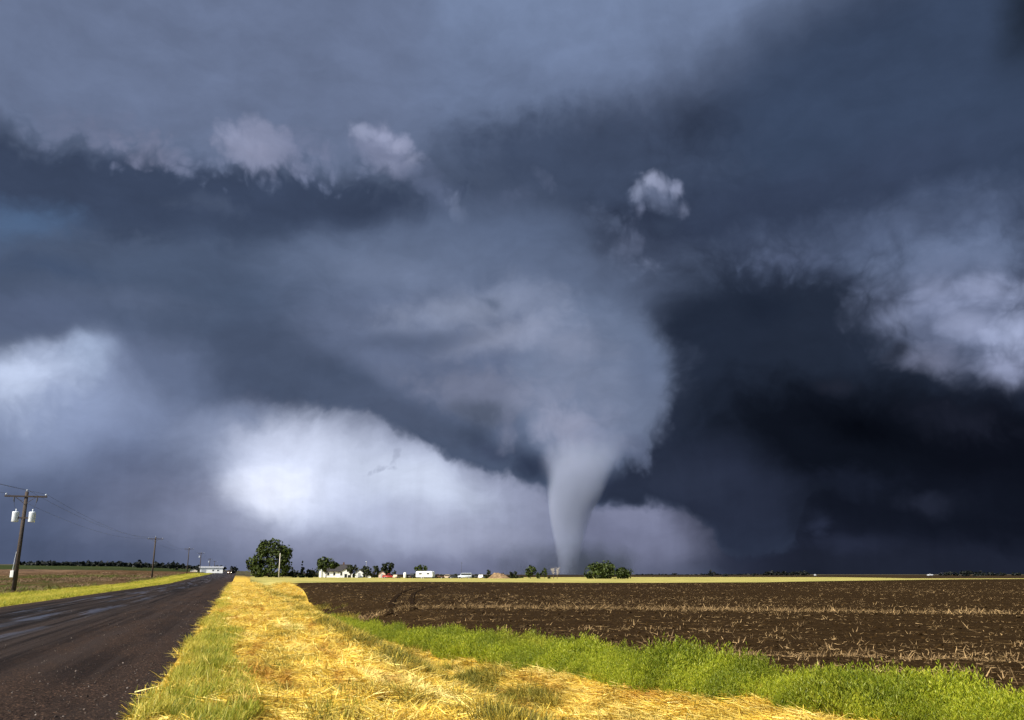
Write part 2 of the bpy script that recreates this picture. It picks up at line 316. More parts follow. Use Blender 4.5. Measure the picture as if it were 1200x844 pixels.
    tone = g.m('MULTIPLY', tone, 0.60)          # radiance of the cloud, for the exposure above
    n = g.node('ShaderNodeVectorMath', operation='SCALE'); g.put(n.inputs[0], col); g.put(n.inputs['Scale'], tone)
    storm = n.outputs[0]
    # the clear sky the sun shines from, behind the camera
    sky = g.node('ShaderNodeTexSky', sky_type='NISHITA', sun_disc=False)
    sky.sun_elevation = R(SUN_EL); sky.sun_rotation = R(SUN_AZ)
    sky.altitude = 400
    clear = g.vm('SCALE', sky.outputs[0], scale=0.09)
    front = g.ramp(g.m('ABSOLUTE', az), 130, 75)
    # towards the zenith the azimuth loses its meaning: use the direction itself
    front = g.m('MULTIPLY', front, g.ramp(y, -.25, .15))
    final = g.mix(front, clear, storm)
    bg = g.node('ShaderNodeBackground'); g.put(bg.inputs[0], final); bg.inputs[1].default_value = 1.0
    out = g.node('ShaderNodeOutputWorld'); g.l.new(bg.outputs[0], out.inputs[0])
    world.cycles.sampling_method = 'MANUAL'
    world.cycles.sample_map_resolution = 256
build_world()

# ------------------------------------------------------------------ terrain: u runs along the road, v to its right
RA = R(-17.3)
DU = (math.sin(RA), math.cos(RA)); DV = (math.cos(RA), -math.sin(RA))
def uv2xy(u, v): return u * DU[0] + v * DV[0], u * DU[1] + v * DV[1]
def xy2uv(x, y): return x * DU[0] + y * DU[1], x * DV[0] + y * DV[1]
PV = [-4000, -24, -19, -16.5, -14, -11.6, -11.2, -6, -0.95, -0.5, 0.4, 1.8, 2.8, 3.2, 4.1, 4.9, 5.6, 6.8, 8.0, 10.5, 4000]
PZ = [0, 0, -.03, -.16, -.2, -.05, 0.02, .12, .02, -.02, 0.0, .04, .02, -.14, -.74, -.86, -.74, -.34, -.07, 0, 0]
RISE_AZ = [-180, -90, -60, -34, -29, -24, -20, -18, -15, -12, -6, 180]
RISE_DEG = [0, 0, .5, .66, .68, .62, .46, .34, .16, .08, 0, 0]
_h = np.random.RandomState(3).rand(256, 256)
def vnoise(x, y):
    x = np.asarray(x, float); y = np.asarray(y, float)
    xi = np.floor(x).astype(int); yi = np.floor(y).astype(int)
    fx = x - xi; fy = y - yi
    fx = fx * fx * (3 - 2 * fx); fy = fy * fy * (3 - 2 * fy)
    g = lambda a, b: _h[a % 256, b % 256]
    return ((g(xi, yi) * (1 - fx) + g(xi + 1, yi) * fx) * (1 - fy) + (g(xi, yi + 1) * (1 - fx) + g(xi + 1, yi + 1) * fx) * fy) - .5
def fbm(x, y, o=4):
    s = 0; a = 1.0
    for k in range(o):
        s = s + a * vnoise(x * 2 ** k + 17.3 * k, y * 2 ** k + 5.1 * k); a *= .5
    return s
def hgt(x, y):
    x = np.asarray(x, float); y = np.asarray(y, float)
    u, v = xy2uv(x, y)
    prof = np.interp(v, PV, PZ) * np.interp(u, [-200, 150, 260], [1, 1, .25])
    az = np.degrees(np.arctan2(x, y)); d = np.hypot(x, y)
    rise = np.tan(np.radians(np.interp(az, RISE_AZ, RISE_DEG))) * np.clip(d - 170, 0, 1400)
    rough = np.interp(v, [-.6, .6, 6, 9], [0, 1, 1, 0]) * .09 * fbm(u * .55, v * .9) * np.interp(d, [0, 100], [1, 0])
    return prof + rise + rough
def gz(x, y): return float(hgt(x, y))
def polar(az, d): return d * math.sin(R(az)), d * math.cos(R(az))

# ------------------------------------------------------------------ object helpers
COL = scene.collection
def link(o, parent=None):
    COL.objects.link(o)
    if parent is not None: o.parent = parent
    return o
def mesh_np(name, verts, faces, mat=None, parent=None, smooth=False, mats=None):
    verts = np.asarray(verts, np.float32).reshape(-1, 3)
    me = bpy.data.meshes.new(name)
    if isinstance(faces, np.ndarray):
        nf, k = faces.shape
        me.vertices.add(len(verts)); me.vertices.foreach_set('co', verts.ravel())
        me.loops.add(nf * k); me.loops.foreach_set('vertex_index', faces.astype(np.int32).ravel())
        me.polygons.add(nf); me.polygons.foreach_set('loop_start', np.arange(0, nf * k, k, dtype=np.int32))
        me.update(calc_edges=True)
    else:
        me.from_pydata([tuple(map(float, q)) for q in verts], [], [tuple(f) for f in faces]); me.update()
    if smooth: me.polygons.foreach_set('use_smooth', np.ones(len(me.polygons), bool))
    if mat is not None: me.materials.append(mat)
    return link(bpy.data.objects.new(name, me), parent)
def bm_obj(name, bm, mat, parent=None, smooth=False):
    me = bpy.data.meshes.new(name)
    bmesh.ops.recalc_face_normals(bm, faces=bm.faces[:])
    bm.to_mesh(me); bm.free()
    if smooth: me.polygons.foreach_set('use_smooth', np.ones(len(me.polygons), bool))
    if mat is not None: me.materials.append(mat)
    return link(bpy.data.objects.new(name, me), parent)
def tag(o, label=None, cat=None, group=None, kind=None):
    for k, v in (('label', label), ('category', cat), ('group', group), ('kind', kind)):
        if v: o[k] = v
    return o
def thing(name, label, cat, loc, rz=0.0, group=None):
    o = bpy.data.objects.new(name, None); link(o)
    o.empty_display_size = .3
    o.location = loc; o.rotation_euler = (0, 0, rz)
    return tag(o, label, cat, group)
def copy_thing(src, label, loc, rz, scale=None):
    c = src.copy(); COL.objects.link(c); c.location = loc; c.rotation_euler = (0, 0, rz); c['label'] = label
    if scale: c.scale = scale
    for ch in src.children:
        d = ch.copy(); COL.objects.link(d); d.parent = c
        for g in ch.children:
            e = g.copy(); COL.objects.link(e); e.parent = d
    return c
def box(bm, x0, x1, y0, y1, z0, z1, bev=0.0):
    vs = [bm.verts.new((x, y, z)) for z in (z0, z1) for y in (y0, y1) for x in (x0, x1)]
    fs = [(0, 1, 3, 2), (4, 6, 7, 5), (0, 4, 5, 1), (1, 5, 7, 3), (3, 7, 6, 2), (2, 6, 4, 0)]
    nf = [bm.faces.new([vs[i] for i in f]) for f in fs]
    if bev: bmesh.ops.bevel(bm, geom=list({e for f in nf for e in f.edges}), offset=bev, segments=1, affect='EDGES')
def tube(bm, pts, radii, n=8, cap=True):
    pts = [Vector(p) for p in pts]; rings = []
    for i, p in enumerate(pts):
        t = (pts[min(i + 1, len(pts) - 1)] - pts[max(i - 1, 0)]).normalized()
        a = t.cross(Vector((0, 0, 1)) if abs(t.z) < .9 else Vector((1, 0, 0))).normalized(); b = t.cross(a)
        r = radii[i] if isinstance(radii, (list, tuple)) else radii
        rings.append([bm.verts.new(p + (a * math.cos(2 * math.pi * k / n) + b * math.sin(2 * math.pi * k / n)) * r) for k in range(n)])
    for r0, r1 in zip(rings, rings[1:]):
        for k in range(n): bm.faces.new((r0[k], r0[(k + 1) % n], r1[(k + 1) % n], r1[k]))
    if cap:
        bm.faces.new(rings[0][::-1]); bm.faces.new(rings[-1])
def prism(bm, prof, x0, x1, axis='x'):
    """polygon prof (a, z) extruded along an axis"""
    f = (lambda a, z, t: (t, a, z)) if axis == 'x' else (lambda a, z, t: (a, t, z))
    A = [bm.verts.new(f(a, z, x0)) for a, z in prof]; B = [bm.verts.new(f(a, z, x1)) for a, z in prof]
    n = len(prof)
    bm.faces.new(A); bm.faces.new(B[::-1])
    for i in range(n): bm.faces.new((A[i], B[i], B[(i + 1) % n], A[(i + 1) % n]))

# ------------------------------------------------------------------ materials
MATS = {}
def mat_new(name):
    m = bpy.data.materials.new(name); m.use_nodes = True
    m.node_tree.nodes.clear()
    return m, NT(m.node_tree)
def finish(g, col, rough=.7, bump=None, spec=.5, metal=0.0, transl=None, bump_strength=.5, bump_dist=.05):
    b = g.node('ShaderNodeBsdfPrincipled')
    g.put(b.inputs['Base Color'], col); g.put(b.inputs['Roughness'], rough)
    g.put(b.inputs['Specular IOR Level'], spec); g.put(b.inputs['Metallic'], metal)
    if bump is not None:
        n = g.node('ShaderNodeBump'); g.put(n.inputs['Height'], bump)
        n.inputs['Strength'].default_value = bump_strength; n.inputs['Distance'].default_value = bump_dist
        g.l.new(n.outputs[0], b.inputs['Normal'])
    o = g.node('ShaderNodeOutputMaterial')
    if transl:
        t = g.node('ShaderNodeBsdfTranslucent'); g.put(t.inputs[0], col)
        mx = g.node('ShaderNodeMixShader'); mx.inputs[0].default_value = transl
        g.l.new(b.outputs[0], mx.inputs[1]); g.l.new(t.outputs[0], mx.inputs[2]); g.l.new(mx.outputs[0], o.inputs[0])
    else: g.l.new(b.outputs[0], o.inputs[0])
def plain(name, c, rough=.6, var=.25, scale=3.0, spec=.4, metal=0.0):
    """paint, wood or metal with uneven wear"""
    m, g = mat_new(name)
    tc = g.node('ShaderNodeTexCoord').outputs['Object']
    f = g.noise(tc, scale, 5, .6)
    d = tuple(v * (1 - var) for v in c); e = tuple(min(1, v * (1 + var)) for v in c)
    finish(g, g.mix(g.ramp(f, .3, .7), d, e), g.ramp(f, .2, .8, rough - .1, min(1, rough + .1)), f, spec, metal, bump_strength=.15)
    MATS[name] = m
    return m
def blade_mat(name, cols, rough=.55, transl=.3, patch=.35, patch_cols=None):
    """grass, straw or leaves: colour by blade, by plant and in patches over the ground"""
    m, g = mat_new(name)
    geo = g.node('ShaderNodeNewGeometry')
    oi = g.node('ShaderNodeObjectInfo')
    pos = geo.outputs['Position']
    n = g.noise(pos, patch, 3, .6)
    r = g.m('FRACT', g.m('ADD', geo.outputs['Random Per Island'], oi.outputs['Random']))
    cr = g.node('ShaderNodeValToRGB')
    el = cr.color_ramp.elements
    k = len(cols)
    el[0].position = 0; el[0].color = (*cols[0], 1); el[1].position = 1; el[1].color = (*cols[-1], 1)
    for i in range(1, k - 1):
        e = el.new(i / (k - 1)); e.color = (*cols[i], 1)
    g.put(cr.inputs[0], r)
    col = cr.outputs[0]
    if patch_cols:
        col = g.mix(g.ramp(n, .42, .62, 0, patch_cols[1]), col, patch_cols[0])
        for k, (c2, amt, sc, lo) in enumerate(patch_cols[2:]):        # drifts of other tone
            along = g.vm('DOT_PRODUCT', pos, (DU[0], DU[1], 0)); across = g.vm('DOT_PRODUCT', pos, (DV[0], DV[1], 0))
            n2 = g.noise(g.vec(across, g.m('MULTIPLY', along, .13), 7.0 * k), sc, 4, .65)
            col = g.mix(g.ramp(n2, lo, lo + .14, 0, amt), col, c2)
    finish(g, col, rough, spec=.3, transl=transl)
    MATS[name] = m
    return m
plain('pole_wood', (.045, .033, .026), .85, .4, 6)
plain('pale_wood', (.50, .46, .40), .8, .25, 6)
plain('transformer_paint', (.62, .66, .70), .45, .08, 2)
plain('white_paint', (.78, .78, .76), .6, .08, 1.2)
plain('cream_paint', (.68, .58, .46), .6, .12, 1.2)
plain('peach_paint', (.66, .48, .40), .6, .12, 1.2)
plain('dark_roof', (.035, .032, .034), .9, .35, 2)
plain('dark_opening', (.015, .016, .018), .35, .3, 2)
plain('porcelain', (.55, .6, .65), .25, .05, 2)
plain('wire_metal', (.06, .06, .065), .5, .1, 2)
plain('galvanised', (.45, .46, .48), .45, .15, 3, metal=.4)
plain('tyre_rubber', (.02, .02, .02), .9, .2, 8)
plain('red_paint', (.30, .025, .02), .4, .15, 2)
plain('dark_paint', (.025, .027, .03), .35, .15, 2)
plain('brown_paint', (.09, .045, .025), .5, .2, 2)
plain('silver_paint', (.50, .54, .60), .35, .1, 2)
plain('tan_paint', (.46, .36, .25), .5, .15, 2)
plain('bark', (.06, .045, .032), .9, .4, 8)
plain('dead_wood', (.42, .38, .35), .85, .25, 4)
plain('rust', (.12, .05, .025), .9, .4, 2)
def leaf_mat(name, a, b):
    m, g = mat_new(name)
    geo = g.node('ShaderNodeNewGeometry')
    f = g.m('ADD', g.m('MULTIPLY', geo.outputs['Random Per Island'], .5), g.m('MULTIPLY', g.noise(geo.outputs['Position'], .45, 3, .6), .8))
    finish(g, g.mix(g.ramp(f, .3, .95), a, b), .6, spec=.25, transl=.25)
    MATS[name] = m
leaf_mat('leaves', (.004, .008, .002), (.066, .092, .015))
leaf_mat('dark_leaves', (.004, .006, .003), (.036, .046, .012))
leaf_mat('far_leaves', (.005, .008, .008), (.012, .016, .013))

def ground_mat():
    m, g = mat_new('ground')
    pos = g.node('ShaderNodeNewGeometry').outputs['Position']
    u = g.vm('DOT_PRODUCT', pos, (DU[0], DU[1], 0)); v = g.vm('DOT_PRODUCT', pos, (DV[0], DV[1], 0))
    n1 = g.noise(pos, .6, 6, .65); n2 = g.noise(pos, 7.0, 5, .7); n3 = g.noise(pos, .012, 4, .6)
    st = g.noise(g.mapping(pos, (0, 0, 0), (0, 0, .9), (14, 3, 3)), 1.0, 4, .7)
    straw = g.mix(g.ramp(st, .3, .7), (.40, .23, .03), (.74, .51, .08))
    straw = g.mix(g.ramp(n1, .5, .72, 0, .7), straw, (.20, .19, .03))
    far = g.mix(g.ramp(n3, .35, .65), (.035, .028, .016), (.075, .068, .026))  # far land: shade of the storm cloud painted into the dark soil tone
    leftgrass = g.mix(g.ramp(n1, .35, .65), (.22, .22, .03), (.48, .40, .07))
    near = g.mix(g.ramp(v, -8, -6), leftgrass, straw)
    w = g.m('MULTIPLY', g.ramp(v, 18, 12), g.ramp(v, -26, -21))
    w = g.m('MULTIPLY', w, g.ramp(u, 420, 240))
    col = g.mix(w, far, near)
    finish(g, col, .9, g.m('ADD', n2, st), .2, bump_strength=.7, bump_dist=.06)
    MATS['ground'] = m
def road_mat():
    m, g = mat_new('road')
    pos = g.node('ShaderNodeNewGeometry').outputs['Position']
    u = g.vm('DOT_PRODUCT', pos, (DU[0], DU[1], 0)); v = g.vm('DOT_PRODUCT', pos, (DV[0], DV[1], 0))
    q = g.vec(g.m('MULTIPLY', u, .05), v, 0)
    streak = g.noise(q, 1.6, 5, .6); fine = g.noise(pos, 30, 4, .75); grit = g.noise(pos, 75, 3, .8)
    big = g.noise(g.vec(g.m('MULTIPLY', u, .09), g.m('MULTIPLY', v, .5), 3.0), 1.0, 3, .55)
    side = g.ramp(g.m('MULTIPLY_ADD', g.m('SUBTRACT', streak, .5), 3.0, v), -5.2, -2.6)      # loose brown gravel to the right
    sideL = g.ramp(v, -9.6, -10.8)
    side = g.m('MAXIMUM', side, sideL)
    lane = g.noise(g.vec(g.m('MULTIPLY', u, .012), v, 4.0), 2.6, 4, .7)
    tar = g.mix(g.ramp(lane, .36, .64), (.006, .0048, .0046), (.038, .0285, .025))
    tar = g.mix(g.ramp(fine, .45, .7, 0, .7), tar, (.006, .004, .004))
    chips = g.node('ShaderNodeTexVoronoi', feature='F1'); g.put(chips.inputs['Vector'], pos); chips.inputs['Scale'].default_value = 26
    cr_, cg_, cb_ = g.xyz(chips.outputs['Color'])
    gravel = g.mix(g.ramp(fine, .40, .62), (.007, .0044, .0036), (.060, .038, .027))
    gravel = g.mix(g.m('MULTIPLY', g.ramp(cr_, .70, .95), g.ramp(chips.outputs['Distance'], .5, .25)), gravel, (.16, .095, .065))
    drift = g.ramp(g.noise(g.vec(g.m('MULTIPLY', u, .22), v, 9.0), .9, 4, .65), .40, .62)
    col = g.mix(g.m('MULTIPLY', side, g.m('MULTIPLY_ADD', drift, .6, .35)), tar, gravel)
    col = g.mix(g.ramp(grit, .66, .76, 0, .25), col, (.07, .05, .04))
    wheel = g.m('MULTIPLY', g.ramp(streak, .46, .6), g.ramp(v, -4.6, -5.6))   # polished wet wheel tracks
    wet = g.m('MULTIPLY', g.m('MULTIPLY', wheel, g.ramp(big, .40, .56)), g.ramp(v, -9.8, -9.0))
    farwet = g.ramp(u, 120, 330, 0, .55)
    wet = g.m('MAXIMUM', wet, g.m('MULTIPLY', farwet, g.ramp(streak, .4, .55)))
    rough = g.ramp(wet, 0, 1, .82, .30, smooth=False)
    h = g.m('ADD', g.m('MULTIPLY', fine, .6), grit)
    h = g.m('MULTIPLY', h, g.ramp(wet, 0, 1, 1, .25))
    finish(g, col, rough, h, g.ramp(wet, 0, 1, .06, .5), bump_strength=.55, bump_dist=.02)
    MATS['road'] = m
def soil_mat(name, a, b, pale, row_az, pale_amt, row_scale=8.2, bump=1.0):
    m, g = mat_new(name)
    pos = g.node('ShaderNodeNewGeometry').outputs['Position']
    n1 = g.noise(pos, 1.3, 6, .65); n2 = g.noise(pos, 9, 5, .7); n3 = g.noise(pos, .05, 4, .6)
    across = g.vm('DOT_PRODUCT', pos, (-math.cos(R(row_az)), math.sin(R(row_az)), 0))
    along = g.vm('DOT_PRODUCT', pos, (math.sin(R(row_az)), math.cos(R(row_az)), 0))
    q = g.vec(g.m('MULTIPLY', along, .16), across, 0)
    rows = g.noise(q, 1.1, 5, .65)
    col = g.mix(g.ramp(n2, .3, .7), a, b)
    col = g.mix(g.ramp(n3, .35, .7, 0, .5), col, tuple(.6 * x for x in b))
    flake = g.m('MULTIPLY', g.ramp(g.noise(g.vec(g.m('MULTIPLY', along, 2.2), g.m('MULTIPLY', across, 5), 0), 1.0, 5, .8), .54, .66), g.ramp(rows, .42, .62))
    col = g.mix(g.m('MULTIPLY', flake, pale_amt), col, pale)
    finish(g, col, .92, g.m('ADD', g.m('MULTIPLY', n1, .5), g.m('MULTIPLY', g.m('ADD', n2, rows), .5)), .02, bump_strength=bump, bump_dist=.06)
    MATS[name] = m
def field_mat(name, a, b, scale=.05, stretch=(1, 1, 1)):
    m, g = mat_new(name)
    pos = g.node('ShaderNodeNewGeometry').outputs['Position']
    q = g.mapping(pos, (0, 0, 0), (0, 0, 0), stretch)
    n = g.noise(q, scale, 6, .65); f = g.noise(pos, 1.5, 4, .7)
    col = g.mix(g.ramp(n, .35, .65), a, b)
    col = g.mix(g.ramp(f, .4, .7, 0, .35), col, tuple(.55 * x for x in a))
    finish(g, col, .95, f, .02, bump_strength=.8, bump_dist=.15)
    MATS[name] = m
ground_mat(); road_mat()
soil_mat('ploughed_soil', (.008, .0045, .0018), (.038, .022, .0088), (.24, .15, .06), 108, .7, bump=.4)
def left_mat():
    m, g = mat_new('left_stubble')
    pos = g.node('ShaderNodeNewGeometry').outputs['Position']
    u = g.vm('DOT_PRODUCT', pos, (DU[0], DU[1], 0)); v = g.vm('DOT_PRODUCT', pos, (DV[0], DV[1], 0))
    n1 = g.noise(g.vec(g.m('MULTIPLY', u, .25), v, 0), .12, 6, .7); f = g.noise(pos, .9, 5, .75); n4 = g.noise(pos, .03, 4, .6)
    col = g.mix(g.ramp(f, .35, .65), (.016, .009, .005), (.15, .09, .045))
    far = g.mix(g.ramp(n1, .35, .65), (.055, .034, .022), (.19, .12, .075))
    col = g.mix(g.ramp(v, -45, -80), col, far)
    green = g.m('MULTIPLY', g.m('MULTIPLY', g.ramp(v, -62, -46), g.ramp(v, -20, -30)), g.ramp(g.m('ADD', n4, g.m('MULTIPLY', n1, .6)), .72, .86))
    green = g.m('MULTIPLY', green, g.m('MULTIPLY', g.ramp(u, 90, 120), g.ramp(u, 330, 230)))
    col = g.mix(g.m('MULTIPLY', green, .8), col, (.03, .05, .008))
    finish(g, col, .95, f, .02, bump_strength=1.0, bump_dist=.2)
    MATS['left_stubble'] = m
left_mat()
field_mat('pale_grass', (.22, .22, .06), (.50, .42, .14), .09, (1, 3, 1))
field_mat('far_green', (.022, .032, .012), (.042, .052, .018), .02)
field_mat('far_brown_shade', (.022, .014, .008), (.045, .030, .016), .02)  # brown soil, darkened in its colour to stand in for cloud shadow

# ------------------------------------------------------------------ ground, road and fields
def geom(a, b, s0, k):
    out = [a]; s = s0
    while out[-1] < b: out.append(out[-1] + s); s *= k
    return out
def grid_mesh(name, U, V, zoff, mat, rag=None):
    uu, vv = np.meshgrid(np.array(U), np.array(V), indexing='ij')
    if rag is not None: vv = rag(uu, vv)
    x, y = uv2xy(uu, vv)
    z = hgt(x, y) + zoff(uu, vv, x, y)
    n, m_ = uu.shape
    i = np.arange(n * m_).reshape(n, m_)
    f = np.stack([i[:-1, :-1], i[:-1, 1:], i[1:, 1:], i[1:, :-1]], -1).reshape(-1, 4)[:, ::-1]
    return mesh_np(name, np.stack([x, y, z], -1), f, mat, smooth=True)
Uf = [-q for q in geom(8, 5000, 2, 1.25)][::-1] + geom(-6, 45, .32, 1.0) + geom(45.4, 6000, .4, 1.032)
Vr = geom(12.2, 6000, .5, 1.09)
Vl = [-q for q in geom(22.3, 6000, .5, 1.09)][::-1]
Vm = list(np.arange(-22, -11.65, .5)) + [-11.6, -11.2] + list(np.arange(-10.8, -1.2, .8)) + [-0.95] + list(np.arange(-.6, 12.05, .22))
V = Vl + Vm + Vr
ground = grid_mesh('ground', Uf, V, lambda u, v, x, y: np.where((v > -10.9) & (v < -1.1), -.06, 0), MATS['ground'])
tag(ground, 'dry straw coloured verge and open farmland reaching the flat horizon', None, None, 'structure')
Ur = geom(-40, 45, .5, 1.0) + geom(45.5, 2600, .6, 1.03)
Vroad = np.linspace(-11.35, -.8, 27)
def ragged(u, v):
    e = .16 * fbm(u * .8, v * .0 + 3) + .10 * fbm(u * 3.1, v * 0 + 9)
    return v + np.where(v > -.9, e, 0) + np.where(v < -11.2, e, 0)
road = grid_mesh('road', Ur, Vroad, lambda u, v, x, y: .006 + .00012 * np.maximum(u, 0) + np.where((v > -.9) | (v < -11.2), -.015, 0), MATS['road'], ragged)
tag(road, 'worn dark asphalt country road with gravel shoulders', None, None, 'structure')

def band(name, azs, near, far, lift, mat, label, rel=1.02, naz=200, rough=0.0):
    """a field between two lines given as distance by azimuth"""
    A = np.linspace(azs[0], azs[1], naz)
    rn = np.interp(A, *zip(*near)); rf = np.interp(A, *zip(*far))
    k = max(4, int(np.max(np.log(rf / rn)) / math.log(rel)))
    t = np.linspace(0, 1, k + 1)
    rr = rn[:, None] * (rf / rn)[:, None] ** t[None]
    x = rr * np.sin(np.radians(A))[:, None]; y = rr * np.cos(np.radians(A))[:, None]
    z = hgt(x, y) + lift + .00035 * rr
    if rough:
        z = z + rough * fbm(x * 1.1, y * 1.1, 5) * np.clip(1.5 - rr / 80, 0, 1)
        z[:, 0] -= .12
    i = np.arange(x.size).reshape(x.shape)
    f = np.stack([i[:-1, :-1], i[:-1, 1:], i[1:, 1:], i[1:, :-1]], -1).reshape(-1, 4)[:, ::-1]
    o = mesh_np(name, np.stack([x, y, z], -1), f, mat, smooth=True)
    return tag(o, label, None, None, 'structure')
def uvaz(u, v):
    x, y = uv2xy(u, v); return math.degrees(math.atan2(x, y)), math.hypot(x, y)
WEED_U = [4, 10, 17, 24, 36, 45, 52]
WEED_V0 = [8.0, 7.3, 6.4, 5.7, 4.8, 4.5, 4.6]
WEED_V1 = [9.2, 8.5, 7.6, 6.9, 5.9, 5.2, 4.8]
edge_uv = [(2, 10), (6, 9.0), (10, 8.4), (17, 7.5), (24, 6.8), (36, 5.8), (45, 5.2), (55, 5.2), (75, 5.8), (100, 7.2), (145, 8.6)]
FIELD_NEAR = sorted(uvaz(*q) for q in edge_uv)
FIELD_FAR = [(-14, 152), (-12, 160), (-6, 171), (0, 160), (5, 150), (9, 152), (16, 165), (20, 200), (23.5, 235), (27, 275), (30, 304), (35, 345), (65, 520)]
band('field', (-13.95, 62), FIELD_NEAR, FIELD_FAR, .07, MATS['ploughed_soil'], 'dark brown ploughed field with pale corn stubble', naz=420, rough=.045)
STRIP_FAR = [(-14, 340), (-6, 360), (0, 400), (8, 430), (16, 440), (20, 430), (22, 390), (24, 330), (27, 330), (30, 345), (35, 385), (65, 580)]
band('grass_strip', (-16.5, 62), [(-16.5, 152)] + [(a, r + 1.5) for a, r in FIELD_FAR], [(-16.5, 330)] + STRIP_FAR, .12, MATS['pale_grass'], 'pale sunlit grass strip behind the ploughed field', rel=1.05)
LEFT_NEAR = sorted(uvaz(u, -18.2) for u in (4, 10, 20, 40, 60, 80, 120, 160, 220, 300, 420))
band('field', (-72, LEFT_NEAR[-1][0]), LEFT_NEAR, [(-80, 460), (-30, 470), (-25, 470), (-21, 480), (-19, 500)], .05, MATS['left_stubble'], 'brown stubble field left of the road with a green patch', rel=1.03)
band('field', (-72, -19.0), [(-80, 462), (-30, 472), (-21, 482), (-19, 502)], [(-80, 1000), (-19, 1000)], .06, MATS['far_green'], 'dark green far field before the tree line', rel=1.1)
band('field', (-16, 62), [(-16, 342)] + [(a, r + 2) for a, r in STRIP_FAR], [(-16, 1500), (62, 1500)], .10, MATS['far_brown_shade'], 'far field with storm cloud shade painted in, beyond the pale grass strip', rel=1.1)

def tyre_track():
    pts = [(-4.96, 111.0), (-6.05, 94.9), (-6.75, 73.6), (-7.06, 54.1), (-7.05, 41.7)]
    cx = []
    for a, d in pts:
        x, y = polar(a, d); cx.append((x, y))
    t = np.linspace(0, len(cx) - 1, 40); k = np.arange(len(cx))
    X = np.interp(t, k, [q[0] for q in cx]); Y = np.interp(t, k, [q[1] for q in cx])
    for _ in range(4):
        X[1:-1] = (X[:-2] + 2 * X[1:-1] + X[2:]) / 4; Y[1:-1] = (Y[:-2] + 2 * Y[1:-1] + Y[2:]) / 4
    tx, ty = np.gradient(X), np.gradient(Y); L = np.hypot(tx, ty); nx, ny = ty / L, -tx / L
    vs, fs = [], []
    for o_ in (-.55, .55):
        b = len(vs)
        for i in range(40):
            for w, dz in ((-.20, .0), (-.12, .045), (.12, .045), (.20, .0)):
                x, y = X[i] + nx[i] * (o_ + w), Y[i] + ny[i] * (o_ + w)
                vs.append((x, y, gz(x, y) + .07 + .00035 * math.hypot(x, y) + dz))
        for i in range(39):
            for j in range(3): fs.append((b + i * 4 + j, b + i * 4 + j + 1, b + i * 4 + j + 5, b + i * 4 + j + 4))
    m, g = mat_new('packed_soil'); pos = g.node('ShaderNodeNewGeometry').outputs['Position']
    f = g.noise(pos, 4, 4, .6); finish(g, g.mix(f, (.008, .004, .0015), (.026, .015, .006)), .9, f, .02)
    tag(mesh_np('tyre_track', vs, fs, m), 'curved tractor wheel ruts in the dark field', None, None, 'structure')
tyre_track()

